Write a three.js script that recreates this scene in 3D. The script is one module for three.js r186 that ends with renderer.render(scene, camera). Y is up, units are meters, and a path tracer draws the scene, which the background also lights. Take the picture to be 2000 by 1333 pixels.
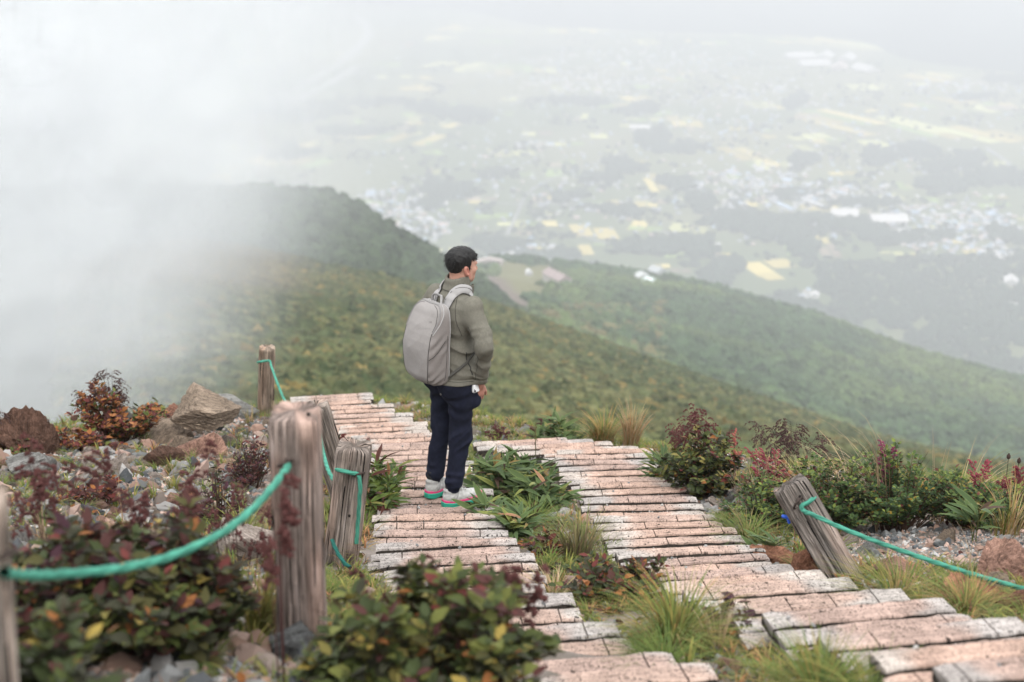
import * as THREE from 'three';
import { mergeGeometries, toCreasedNormals } from 'three/addons/utils/BufferGeometryUtils.js';

// ------------------------------------------------------------------ camera, sky, sun, exposure
const scene = new THREE.Scene();
const PITCH = 19 * Math.PI / 180, CY = 4.04, FPX = 2778;
const camera = new THREE.PerspectiveCamera(2 * Math.atan(666.5 / FPX) * 180 / Math.PI, 1024 / 682, 0.1, 30000);
camera.position.set(0, CY, 0);
camera.rotation.set(-PITCH, 0, 0);
camera.focus = 9.3;
camera.userData.fStop = 1.7;
const renderer = new THREE.WebGLRenderer({ antialias: true });
renderer.setSize(1024, 682);
renderer.toneMapping = THREE.LinearToneMapping;
renderer.toneMappingExposure = 1.06;
renderer.shadowMap.enabled = true;
{ // overcast sky: bright even cloud, brighter overhead
  const W = 256, H = 128, d = new Float32Array(W * H * 4);
  for (let j = 0; j < H; j++) for (let i = 0; i < W; i++) {
    const up = Math.sin(((j + 0.5) / H - 0.5) * Math.PI), a = (i / W) * Math.PI * 2;
    const l = 2.2 * (up > 0 ? 0.62 + 0.62 * up : 0.62 + 0.25 * up) * (1 + 0.04 * Math.sin(a * 3 + up * 4) + 0.03 * Math.sin(a * 7 - up * 9));
    const o = (j * W + i) * 4;
    d[o] = l * 0.985; d[o + 1] = l * 1.0; d[o + 2] = l * 1.02; d[o + 3] = 1;
  }
  const t = new THREE.DataTexture(d, W, H, THREE.RGBAFormat, THREE.FloatType);
  t.mapping = THREE.EquirectangularReflectionMapping; t.magFilter = THREE.LinearFilter; t.minFilter = THREE.LinearFilter; t.needsUpdate = true;
  scene.background = t; scene.environment = t;
}
const sun = new THREE.DirectionalLight(new THREE.Color(1, 0.97, 0.92), 1.5);
sun.position.set(6, 22, 8); sun.target.position.set(0, 0, -9);
sun.castShadow = true; sun.shadow.radius = 40; sun.shadow.mapSize.set(2048, 2048);
Object.assign(sun.shadow.camera, { left: -14, right: 14, top: 14, bottom: -14, near: 1, far: 60 });
scene.add(sun, sun.target);
scene.fog = new THREE.FogExp2(new THREE.Color(0.95, 0.975, 1.0), 0.00031);

// ------------------------------------------------------------------ helpers
const V3 = THREE.Vector3, lerp = THREE.MathUtils.lerp, clamp = THREE.MathUtils.clamp, sstep = THREE.MathUtils.smoothstep;
const v = (x, y, z) => new V3(x, y, z);
function rng(seed) { let s = seed >>> 0; return () => { s = (s + 0x6d2b79f5) | 0; let t = Math.imul(s ^ (s >>> 15), 1 | s); t = (t + Math.imul(t ^ (t >>> 7), 61 | t)) ^ t; return ((t ^ (t >>> 14)) >>> 0) / 4294967296; }; }
function hash3(x, y, z) { let h = Math.imul(x, 374761393) ^ Math.imul(y, 668265263) ^ Math.imul(z, 2147483647 - 1274126177); h = Math.imul(h ^ (h >>> 13), 1274126177); return ((h ^ (h >>> 16)) >>> 0) / 4294967296; }
function noise(x, y, z) { // value noise in -1..1
  const ix = Math.floor(x), iy = Math.floor(y), iz = Math.floor(z); let fx = x - ix, fy = y - iy, fz = z - iz;
  fx = fx * fx * (3 - 2 * fx); fy = fy * fy * (3 - 2 * fy); fz = fz * fz * (3 - 2 * fz);
  const h = (a, b, c) => hash3(ix + a, iy + b, iz + c);
  const l = (a, b, t) => a + (b - a) * t;
  return 2 * l(l(l(h(0, 0, 0), h(1, 0, 0), fx), l(h(0, 1, 0), h(1, 1, 0), fx), fy), l(l(h(0, 0, 1), h(1, 0, 1), fx), l(h(0, 1, 1), h(1, 1, 1), fx), fy), fz) - 1;
}
function fbm(x, y, z, o = 4) { let s = 0, a = 0.5; for (let i = 0; i < o; i++) { s += a * noise(x, y, z); x = x * 2.03 + 11; y = y * 2.03 + 7; z = z * 2.03 + 3; a *= 0.5; } return s; }
const SP = Math.sin(PITCH), CP = Math.cos(PITCH);
function at(px, py, Z) { const X = (px - 1000) / FPX * Z, Y = -(py - 666.5) / FPX * Z; return v(X, CY + Y * CP - Z * SP, -Y * SP - Z * CP); }
function toPix(p) { const dy = p.y - CY, Z = -SP * dy - CP * p.z, Y = CP * dy - SP * p.z; return [1000 + p.x / Z * FPX, 666.5 - Y / Z * FPX, Z]; }
const names = new Map();
function numbered(n) { const k = names.get(n) || 0; names.set(n, k + 1); return k ? n + '_' + String(k).padStart(3, '0') : n; }
function tag(o, label, category, group, kind) { if (label) o.userData.label = label; if (category) o.userData.category = category; if (group) o.userData.group = group; if (kind) o.userData.kind = kind; return o; }
function thing(name, label, category, pos, group) { const g = new THREE.Group(); g.name = numbered(name); if (pos) g.position.copy(pos); tag(g, label, category, group); scene.add(g); return g; }
function mesh(name, geo, mat, parent) { const m = new THREE.Mesh(geo, mat); m.name = parent ? name : numbered(name); m.castShadow = m.receiveShadow = true; (parent || scene).add(m); return m; }
function inst(name, geo, mat, list, parent, colors) { // list of Matrix4
  const m = new THREE.InstancedMesh(geo, mat, list.length); m.name = parent ? name : numbered(name);
  list.forEach((x, i) => m.setMatrixAt(i, x)); if (colors) colors.forEach((c, i) => m.setColorAt(i, c));
  m.castShadow = m.receiveShadow = true; m.userData.kind = 'stuff'; (parent || scene).add(m); return m;
}
const rgb = (r, g, b) => new THREE.Color().setRGB(r, g, b);
const std = (c, o = {}) => new THREE.MeshPhysicalMaterial({ color: c, roughness: 0.85, specularIntensity: (o.roughness ?? 0.85) > 0.7 ? 0.22 : 0.8, ...o });
function buf(pos, idx, extra = {}) { const g = new THREE.BufferGeometry(); g.setAttribute('position', new THREE.Float32BufferAttribute(pos, 3)); if (extra.uv) g.setAttribute('uv', new THREE.Float32BufferAttribute(extra.uv, 2)); if (extra.color) g.setAttribute('color', new THREE.Float32BufferAttribute(extra.color, 3)); g.setIndex(idx); g.computeVertexNormals(); return g; }
function curveAt(pts, x) { if (x <= pts[0][0]) return pts[0][1]; for (let i = 1; i < pts.length; i++) if (x <= pts[i][0]) { const a = pts[i - 1], b = pts[i]; const t = (x - a[0]) / (b[0] - a[0]); return lerp(a[1], b[1], t); } return pts[pts.length - 1][1]; }
function smoothCurve(pts, x, w = 40) { let s = 0; for (let k = -2; k <= 2; k++) s += curveAt(pts, x + k * w * 0.5); return s / 5; }
function dataTex(n, f, srgb) { const d = new Uint8Array(n * n * 4); for (let j = 0; j < n; j++) for (let i = 0; i < n; i++) { const c = f(i / n, j / n, i, j), o = (j * n + i) * 4; d[o] = clamp(c[0], 0, 1) * 255; d[o + 1] = clamp(c[1], 0, 1) * 255; d[o + 2] = clamp(c[2], 0, 1) * 255; d[o + 3] = 255; } const t = new THREE.DataTexture(d, n, n); t.wrapS = t.wrapT = THREE.RepeatWrapping; t.magFilter = THREE.LinearFilter; t.minFilter = THREE.LinearFilter; if (srgb) t.colorSpace = THREE.SRGBColorSpace; t.needsUpdate = true; return t; }
function tn(u, w, k, s = 0) { // tiling noise of period k cells
  const x = u * k, y = w * k, ix = Math.floor(x), iy = Math.floor(y); let fx = x - ix, fy = y - iy; fx = fx * fx * (3 - 2 * fx); fy = fy * fy * (3 - 2 * fy);
  const h = (a, b) => hash3((((ix + a) % k) + k) % k, (((iy + b) % k) + k) % k, s + k * 7);
  return lerp(lerp(h(0, 0), h(1, 0), fx), lerp(h(0, 1), h(1, 1), fx), fy);
}
function tq(u, w, kx, ky, s = 0) { // tiling noise with its own period along each side
  const x = u * kx, y = w * ky, ix = Math.floor(x), iy = Math.floor(y); let fx = x - ix, fy = y - iy; fx = fx * fx * (3 - 2 * fx); fy = fy * fy * (3 - 2 * fy);
  const h = (a, b) => hash3((((ix + a) % kx) + kx) % kx, (((iy + b) % ky) + ky) % ky, s + kx * 7 + ky);
  return lerp(lerp(h(0, 0), h(1, 0), fx), lerp(h(0, 1), h(1, 1), fx), fy);
}
const Q = (ax, a) => new THREE.Quaternion().setFromAxisAngle(ax, a);
const UP = v(0, 1, 0);

// ------------------------------------------------------------------ where the two stepped walkways run
// each platform: far top edge in the photograph (left x, left y, right x, right y)
const PW = 0.825;
const leftPlat = [[568, 775.5, 721, 766.5], [612, 796, 771, 788.5], [637, 813, 803, 805], [662, 832, 834, 823], [688, 850, 870, 843], [711, 873, 905, 868], [724, 902, 925, 899], [730, 931, 948, 928], [731, 960, 959, 956], [737, 993, 971, 986], [730.6, 1006, 989, 1001], [716, 1061, 1016, 1050], [748, 1092, 1040, 1080], [764, 1135, 1059, 1121], [788, 1174, 1105, 1156], [848, 1240, 1197, 1213], [905, 1303, 1298, 1271], [965, 1330, 1385, 1292], [1010, 1392, 1470, 1345]];
const rightPlat = [[930, 864, 1104, 853], [972, 867, 1150, 856], [1005, 872, 1187, 861], [1056, 874, 1245, 869], [1080, 879, 1276, 876], [1110.6, 935.5, 1320.6, 932.5], [1126, 945.5, 1345, 940.4], [1133, 974, 1369, 970], [1161, 1008.5, 1401, 1003], [1177, 1039, 1441, 1031], [1203, 1078, 1480, 1061], [1262, 1121, 1540, 1101], [1300, 1134, 1604, 1114], [1345, 1148, 1656, 1125], [1408, 1173, 1749, 1150], [1484, 1195, 1845, 1164], [1610, 1236, 1984, 1202], [1693, 1275, 2115, 1232], [1808, 1300, 2280, 1250]];
function placePlats(list) {
  // smooth the widths along the walkway, so that depths run evenly
  const n = list.length, ys = list.map((p) => ((p[1] + p[3]) / 2 - 1000) / 200), ws = list.map((p) => Math.hypot(p[2] - p[0], p[3] - p[1]));
  const A = [0, 0, 0, 0, 0].map((_, k) => ys.reduce((s, y) => s + y ** k, 0)), B = [0, 1, 2].map((k) => ys.reduce((s, y, i) => s + ws[i] * y ** k, 0));
  const M = new THREE.Matrix3().set(A[0], A[1], A[2], A[1], A[2], A[3], A[2], A[3], A[4]).invert(), c = v(B[0], B[1], B[2]).applyMatrix3(M);
  return list.map((p, i) => {
    const w = lerp(c.x + c.y * ys[i] + c.z * ys[i] ** 2, ws[i], 0.25), mx = (p[0] + p[2]) / 2, k = w / ws[i];
    const L = [mx + (p[0] - mx) * k, p[1]], R = [mx + (p[2] - mx) * k, p[3]];
    const gL = Math.abs(-(L[1] - 666.5) / FPX * CP - SP), gR = Math.abs(-(R[1] - 666.5) / FPX * CP - SP);
    const a = at(L[0], L[1], 1 / gL), b = at(R[0], R[1], 1 / gR), s = PW / Math.hypot(a.x - b.x, a.z - b.z);
    const PL = at(L[0], L[1], s / gL), PR = at(R[0], R[1], s / gR), u = PR.clone().sub(PL).setY(0).normalize();
    return { c: PL.clone().add(PR).multiplyScalar(0.5), u, f: v(-u.z, 0, u.x) };
  });
}
const LP = placePlats(leftPlat), RP = placePlats(rightPlat);
const PITCHP = 0.178, TILT = 0.06;
for (const P of [LP, RP]) P.forEach((p, i) => {
  const nx = P[i + 1];
  const run = nx ? nx.c.clone().sub(p.c).dot(p.f) : 0.7;
  p.near = -p.c.z < 6.6; p.pitch = p.near ? 0.165 : 0.128;
  p.n = clamp(Math.ceil((run + 0.02) / p.pitch) + (i % 2), 2, 10);
  p.run = run;
});

// ------------------------------------------------------------------ ground of the hilltop: a height field through what stands on it
const ctrl = [];
for (const P of [LP, RP]) for (const p of P) { for (const s of [-0.3, 0.3]) ctrl.push(p.c.clone().addScaledVector(p.u, s).add(v(0, -0.17, 0))); }
for (const [x, y, Z] of [[585, 1235, 5.35], [560, 1232, 5.38], [610, 1238, 5.36], [588, 1260, 5.2], [588, 1215, 5.5], [690, 1050, 7.9], [520, 822, 14.2], [420, 800, 14], [300, 850, 12.4], [60, 890, 11.2], [200, 930, 10.2], [60, 980, 9.2], [330, 1000, 8.9], [480, 1060, 7.9], [430, 930, 10.4], [20, 1120, 7.0], [250, 1110, 7.0], [480, 1330, 4.7], [200, 1400, 4.3], [0, 1450, 3.9], [750, 1400, 4.6], [1640, 1110, 7.55], [1760, 1060, 8.4], [1900, 1060, 8.3], [1980, 1150, 6.9], [1400, 960, 10.2], [1500, 1000, 9.3], [1950, 1230, 5.9], [1250, 880, 11.9], [1700, 1000, 9.6], [2100, 1000, 9.4], [1850, 960, 10.4], [2200, 1100, 7.4]]) ctrl.push(at(x, y, Z));
const crestD = (x) => curveAt([[-6, 11.0], [-3.5, 12.0], [-2.6, 13.4], [-1.7, 14.6], [-0.9, 14.2], [0.4, 12.6], [1.2, 12.0], [2, 11.0], [3, 9.9], [5, 9.2]], x);
function groundRaw(x, z) {
  let sw = 0, sx = 0, sz = 0, sy = 0; const W = [];
  for (const c of ctrl) { const d2 = (c.x - x) ** 2 + (c.z - z) ** 2, w = Math.exp(-d2 / 1.1) + 1e-5 / (0.5 + d2); W.push(w); sw += w; sx += w * c.x; sz += w * c.z; sy += w * c.y; }
  const mx = sx / sw, mz = sz / sw, my = sy / sw; let xx = 0.25 * sw, zz = 0.25 * sw, xz = 0, xy = 0, zy = 0.25 * sw * 0.29;
  ctrl.forEach((c, i) => { const w = W[i], a = c.x - mx, b = c.z - mz, e = c.y - my; xx += w * a * a; zz += w * b * b; xz += w * a * b; xy += w * a * e; zy += w * b * e; });
  const det = xx * zz - xz * xz, gx = (xy * zz - zy * xz) / det, gz = (zy * xx - xy * xz) / det;
  return my + clamp(gx, -0.4, 0.4) * clamp(x - mx, -3, 3) + clamp(gz, 0.05, 0.6) * clamp(z - mz, -4, 4);
}
function groundH(x, z) {
  const dc = crestD(x), d = -z;
  let y = groundRaw(x, -Math.min(d, dc + 0.6));
  if (d > dc) { const e = d - dc; y -= e < 1.5 ? 0.3 * e * e : 0.675 + (e - 1.5) * 0.9; }
  return y;
}
const GX0 = -9, GX1 = 10, GZ0 = -26, GZ1 = -2, GS = 0.09, GNX = Math.round((GX1 - GX0) / GS), GNZ = Math.round((GZ1 - GZ0) / GS);
const GH = new Float32Array((GNX + 1) * (GNZ + 1));
for (let j = 0; j <= GNZ; j++) for (let i = 0; i <= GNX; i++) {
  const x = GX0 + i * GS, z = GZ0 + j * GS;
  GH[j * (GNX + 1) + i] = groundH(x, z) + 0.035 * fbm(x * 1.7, 3, z * 1.7, 3) + 0.02 * noise(x * 6, 1, z * 6);
}
function gy(x, z) { const a = clamp((x - GX0) / GS, 0, GNX - 1e-3), b = clamp((z - GZ0) / GS, 0, GNZ - 1e-3), i = Math.floor(a), j = Math.floor(b), fx = a - i, fz = b - j, k = j * (GNX + 1) + i; return lerp(lerp(GH[k], GH[k + 1], fx), lerp(GH[k + GNX + 1], GH[k + GNX + 2], fx), fz); }
function groundAt(px, py) { // the point of the ground seen at a pixel
  for (let Z = 2.5; Z < 26; Z += 0.02) { const p = at(px, py, Z); if (p.y <= gy(p.x, p.z)) return p; }
  return at(px, py, 12);
}
function onGround(px, Z) { // ground below a column of pixels at depth Z
  const p = at(px, 900, Z); p.y = gy(p.x, p.z); for (let k = 0; k < 3; k++) { const q = toPix(p); const r = at(px, q[1], Z); p.x = r.x; p.z = r.z; p.y = gy(p.x, p.z); } return p;
}
{
  const pos = [], idx = [], col = [];
  for (let j = 0; j <= GNZ; j++) for (let i = 0; i <= GNX; i++) {
    const x = GX0 + i * GS, z = GZ0 + j * GS, y = GH[j * (GNX + 1) + i];
    pos.push(x, y, z);
    const n = fbm(x * 2.1, 9, z * 2.1, 3), m = fbm(x * 9, 5, z * 9, 2), k = sstep(n, -0.15, 0.25);
    let c = [lerp(0.105, 0.2, k), lerp(0.088, 0.17, k), lerp(0.07, 0.15, k)];
    if (-z > crestD(x) + 0.8) c = [0.085, 0.085, 0.04];
    col.push(c[0] * (1 + 0.4 * m), c[1] * (1 + 0.4 * m), c[2] * (1 + 0.4 * m));
    if (i < GNX && j < GNZ) { const a = j * (GNX + 1) + i, b = a + 1, c2 = a + GNX + 1, d2 = c2 + 1; idx.push(a, c2, b, b, c2, d2); }
  }
  const uv = []; for (let i = 0; i < pos.length; i += 3) uv.push(pos[i], pos[i + 2]);
  const g = buf(pos, idx, { color: col, uv });
  const bump = dataTex(512, (a, b) => { const n = tn(a, b, 64) * 0.5 + tn(a, b, 128, 3) * 0.3 + tn(a, b, 16, 5) * 0.3; return [n, n, n]; });
  const m = mesh('ground', g, std(0xffffff, { vertexColors: true, roughness: 0.95, bumpMap: bump, bumpScale: 0.02 }));
  m.userData.kind = 'structure';
}

// ------------------------------------------------------------------ far slopes
function hill(name, o) {
  const nx = o.nx, nt = o.nt, pos = [], idx = [], col = [], P = [];
  const back = 4;
  for (let j = 0; j <= nt + back; j++) for (let i = 0; i <= nx; i++) {
    const px = lerp(o.x0, o.x1, i / nx), t = Math.min(j / nt, 1);
    const yT = smoothCurve(o.top, px), yL = o.low(px), zN = o.zn(px), zF = o.zf(px);
    const py = lerp(yL, yT, t), Z = zN * Math.pow(zF / zN, t);
    const p = at(px, py, Z);
    if (j <= nt) p.y += (fbm(p.x / o.s, 1, p.z / o.s, 4) * o.a + fbm(p.x / o.s * 4, 7, p.z / o.s * 4, 3) * o.a * 0.3) * Math.min(1, (nt - j) / (nt * 0.15) + 0.15) * clamp(Z / 260, 0.05, 1);
    else { const k = j - nt; const q = at(px, yT, Z * (1 + 0.09 * k)); p.set(q.x, p.y - o.zf(px) * 0.09 * k * 0.42 - o.zf(px) * 0.012 * k * k, q.z); }
    pos.push(p.x, p.y, p.z); P.push([p, px, py, t]);
    const c = o.color(px, py, p, t); col.push(c[0], c[1], c[2]);
    if (i < nx && j < nt + back) { const a = j * (nx + 1) + i, b = a + 1, c2 = a + nx + 1, d = c2 + 1; idx.push(a, b, c2, b, d, c2); }
  }
  const g = buf(pos, idx, { color: col });
  const m = mesh(name, g, std(0xffffff, { vertexColors: true, roughness: 1 }));
  m.userData.kind = 'structure';
  m.sample = (u, t) => { const a = u * nx, b = t * nt, i = Math.min(Math.floor(a), nx - 1), j = Math.min(Math.floor(b), nt - 1), fx = a - i, fy = b - j, k = j * (nx + 1) + i, A = P[k], B = P[k + 1], C = P[k + nx + 1], D = P[k + nx + 2]; const f = (s) => lerp(lerp(s(A), s(B), fx), lerp(s(C), s(D), fx), fy); return { p: v(f((q) => q[0].x), f((q) => q[0].y), f((q) => q[0].z)), px: f((q) => q[1]), py: f((q) => q[2]) }; };
  return m;
}
const topA = [[-500, 600], [0, 520], [200, 500], [330, 470], [480, 486], [640, 520], [760, 543], [870, 566], [960, 596], [1100, 642], [1250, 698], [1400, 752], [1600, 820], [1750, 868], [2000, 918], [2500, 980]];
const topB = [[700, 640], [860, 560], [900, 525], [940, 508], [1000, 505], [1060, 510], [1115, 521], [1160, 520], [1200, 527], [1290, 540], [1360, 552], [1450, 578], [1560, 605], [1640, 632], [1720, 665], [1800, 690], [1900, 718], [2000, 745], [2500, 850]];
const topC = [[-500, 370], [200, 362], [330, 368], [480, 370], [600, 372], [650, 378], [700, 400], [760, 445], [800, 468], [870, 505], [940, 550], [1000, 600], [1080, 660], [1200, 740]];
const mixc = (a, b, t) => [lerp(a[0], b[0], t), lerp(a[1], b[1], t), lerp(a[2], b[2], t)];
const hillA = hill('near_hillside', { x0: -500, x1: 2500, nx: 150, nt: 70, top: topA, low: () => 1060, zn: () => 19, zf: (px) => curveAt([[0, 430], [900, 420], [2000, 330]], px), s: 60, a: 4.5,
  color: (px, py, p) => { const n = fbm(p.x / 30, 3, p.z / 30, 3); return mixc([0.02, 0.028, 0.011], [0.026, 0.032, 0.012], sstep(n, -0.2, 0.3)); } });
const hillC = hill('spur_hillside', { x0: -500, x1: 1200, nx: 90, nt: 30, top: topC, low: (px) => smoothCurve(topA, px) + 40, zn: (px) => 500, zf: () => 800, s: 130, a: 5,
  color: () => [0.03, 0.042, 0.02] });
const rocky = (px, py) => sstep(70 - Math.abs(py - (565 + (px - 975) * 0.75)) * 2.2, 0, 40) * sstep(px, 930, 960) * (1 - sstep(px, 1020, 1060));
const clearing = (px, py) => sstep(1 - Math.hypot((px - 1030) / 110, (py - 545) / 40) + 0.35 * noise(px / 22, py / 10, 3), 0, 0.5) ;
const hillB = hill('ridge_hillside', { x0: 800, x1: 2500, nx: 130, nt: 60, top: topB, low: (px) => smoothCurve(topA, px) + 50, zn: () => 520, zf: (px) => curveAt([[900, 1450], [1300, 1400], [2000, 1250]], px), s: 170, a: 9,
  color: (px, py, p) => { let c = [0.035, 0.052, 0.022]; c = mixc(c, [0.13, 0.125, 0.06], clearing(px, py)); c = mixc(c, [0.13, 0.105, 0.085], rocky(px, py)); return c; } });

// valley floor, one sheet to beyond the far hills
const VY = CY - 850;
function valleyAt(px, py) { const g = (py - 666.5) / FPX * CP + SP; const p = at(px, py, 850 / g); p.y = VY; return p; }
{
  const g = new THREE.PlaneGeometry(24000, 16000, 120, 90); g.rotateX(-Math.PI / 2); g.translate(0, VY, -8000);
  const col = [], P = g.attributes.position;
  for (let i = 0; i < P.count; i++) { const x = P.getX(i), z = P.getZ(i), n = fbm(x / 700, 4, z / 700, 4), m = fbm(x / 260, 2, z / 260, 3); let c = mixc([0.1, 0.13, 0.055], [0.17, 0.18, 0.08], sstep(n, -0.2, 0.25)); c = mixc(c, [0.22, 0.21, 0.12], sstep(m, 0.1, 0.35) * 0.6); col.push(...c); }
  g.setAttribute('color', new THREE.Float32BufferAttribute(col, 3));
  mesh('valley_floor', g, std(0xffffff, { vertexColors: true, roughness: 1 })).userData.kind = 'structure';
}
// far mountains across the valley
{
  const base = [[-1500, 15], [-400, 15], [300, 12], [900, 20], [1050, 52], [1300, 64], [1560, 72], [1690, 78], [1740, 112], [1850, 130], [2000, 146], [2300, 175], [3200, 200]];
  const pos = [], col = [], idx = [], nx = 130, nt = 30;
  for (let j = 0; j <= nt; j++) for (let i = 0; i <= nx; i++) {
    const px = lerp(-1400, 3200, i / nx), b = valleyAt(px, smoothCurve(base, px, 30)), t = j / nt, dir = v(b.x, 0, b.z).normalize();
    const p = b.clone().addScaledVector(dir, t * 4200); const ridge = fbm(px / 260, 2, t * 2.2, 4);
    p.y = Math.min(p.y - 6 + 620 * Math.pow(t, 0.8) * (0.75 + 0.6 * ridge), CY - 60);
    pos.push(p.x, p.y, p.z); const k = 0.8 + 0.5 * fbm(px / 60, 8, t * 9, 3); col.push(0.03 * k, 0.045 * k, 0.035 * k);
    if (i < nx && j < nt) { const a = j * (nx + 1) + i; idx.push(a, a + 1, a + nx + 1, a + 1, a + nx + 2, a + nx + 1); }
  }
  mesh('far_mountains', buf(pos, idx, { color: col }), std(0xffffff, { vertexColors: true, roughness: 1 })).userData.kind = 'structure';
}

// clumps of leaves for the far slopes
function clumpGeo(seed, detail, amp) {
  const g = new THREE.IcosahedronGeometry(1, detail), P = g.attributes.position;
  for (let i = 0; i < P.count; i++) { const x = P.getX(i), y = P.getY(i), z = P.getZ(i); const k = 1 + amp * (noise(x * 2.2 + seed, y * 2.2, z * 2.2) * 0.6 + noise(x * 5.5, y * 5.5 + seed, z * 5.5) * 0.55); P.setXYZ(i, x * k, Math.max(y * k, -0.35) * 0.8, z * k); }
  g.deleteAttribute('uv'); g.computeVertexNormals(); return g;
}
const clumps = [clumpGeo(1, 2, 0.5), clumpGeo(17, 2, 0.55), clumpGeo(33, 2, 0.5)];
const clumpMat = std(0xffffff, { roughness: 1, flatShading: true });
function scatterHill(name, hillm, n, seed, size, tpow, color, keep, label) {
  const r = rng(seed), L = [[], [], []], C = [[], [], []], m = new THREE.Matrix4();
  for (let i = 0; i < n; i++) {
    const s = hillm.sample(r(), Math.max(0, 1 + Math.log(r() + 1e-9) / tpow)); if (s.px < 120 || s.px > 2150 || (keep && !keep(s, r))) continue;
    const k = size * (0.55 + 0.9 * r() * r()) * clamp(-s.p.z / 130, 0.3, 1), q = Q(UP, r() * 6.3); m.compose(v(s.p.x, s.p.y + k * 0.2, s.p.z), q, v(k * (0.8 + 0.5 * r()), k * (0.9 + 0.7 * r()), k * (0.8 + 0.5 * r())));
    const w = i % 3; L[w].push(m.clone()); const c = color(s, r); C[w].push(rgb(c[0], c[1], c[2]));
  }
  const g = new THREE.Group(); g.name = name; g.userData.kind = 'stuff'; scene.add(g);
  L.forEach((l, w) => inst('foliage', clumps[w], clumpMat, l, g, C[w]));
  return g;
}
tag(scatterHill('hillside_shrubs', hillA, 170000, 5, 0.86, 4.2, (s, r) => {
  const n = 0.5 * fbm(s.p.x / 30, 2, s.p.z / 40, 3) + 0.5 * (r() - 0.5), k = r(), bb = 0.55 + 0.8 * r();
  let c = mixc([0.056, 0.07, 0.03], [0.1, 0.1, 0.044], sstep(n, -0.22, 0.2)); if (k > 0.93) c = mixc(c, [0.19, 0.13, 0.045], 0.6); if (k < 0.22) c = mixc(c, [0.026, 0.042, 0.018], 0.6);
  const red = (1 - sstep(s.px, 520, 650)) * (1 - sstep(s.py, 540, 600)); c = mixc(c, [0.13, 0.09, 0.05], 0.5 * red); return c.map((q) => q * bb);
}, (s) => s.p.z < -24), 'low autumn shrubs covering the near hillside', 'shrubs');
tag(scatterHill('spur_forest', hillC, 14000, 6, 3.0, 2, (s, r) => { const k = 0.5 + 1.1 * r(); return [0.036 * k, 0.052 * k, 0.026 * k]; }), 'dark green woods on the rounded spur at the cloud edge', 'woods');
tag(scatterHill('ridge_forest', hillB, 52000, 7, 3.3, 2.4, (s, r) => { const n = fbm(s.p.x / 120, 2, s.p.z / 120, 3), k = 0.5 + 1.1 * r(); let c = mixc([0.042, 0.068, 0.031], [0.072, 0.098, 0.036], sstep(n, -0.2, 0.25)); if (s.px < 1300 && s.py > 600 && r() > 0.75) c = [0.1, 0.09, 0.04]; return [c[0] * k, c[1] * k, c[2] * k]; }, (s, r) => clearing(s.px, s.py) < 0.3 + 0.3 * r() && rocky(s.px, s.py) < 0.5), 'green woods on the ridge above the valley', 'woods');

// ------------------------------------------------------------------ walkways of planks
const plankTex = dataTex(1024, (a, b) => {
  const g = tn(a * 1, b, 8, 1) * 0.35 + tn(a, b, 32, 2) * 0.3 + tn(a, b, 128, 3) * 0.3, pit = tn(a, b, 256, 4), pit2 = tn(a, b, 90, 9), st = tn(a * 0.5, b, 40, 6);
  let k = 0.72 + 0.36 * g; const wood = tq(a, b, 6, 160, 5) * 0.16; k += wood - 0.08; if (pit > 0.79) k *= 0.5; if (pit2 > 0.86 && st > 0.45) k *= 0.4;
  return [k, k * 0.985, k * 0.965];
}, true);
const plankBump = dataTex(1024, (a, b) => { const pit = tn(a, b, 256, 4), pit2 = tn(a, b, 90, 9); let k = 0.55 + 0.25 * tn(a, b, 128, 3) + 0.2 * tn(a, b, 32, 2); if (pit > 0.8) k -= 0.35; if (pit2 > 0.86) k -= 0.4; return [k, k, k]; });
const plankMats = [0, 1, 2].map((i) => std(rgb(...[[1, 1, 1], [0.9, 0.9, 0.92], [1.06, 1.02, 0.99]][i]), { map: plankTex, bumpMap: plankBump, bumpScale: 0.006, vertexColors: true, roughness: 0.93 }));
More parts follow.
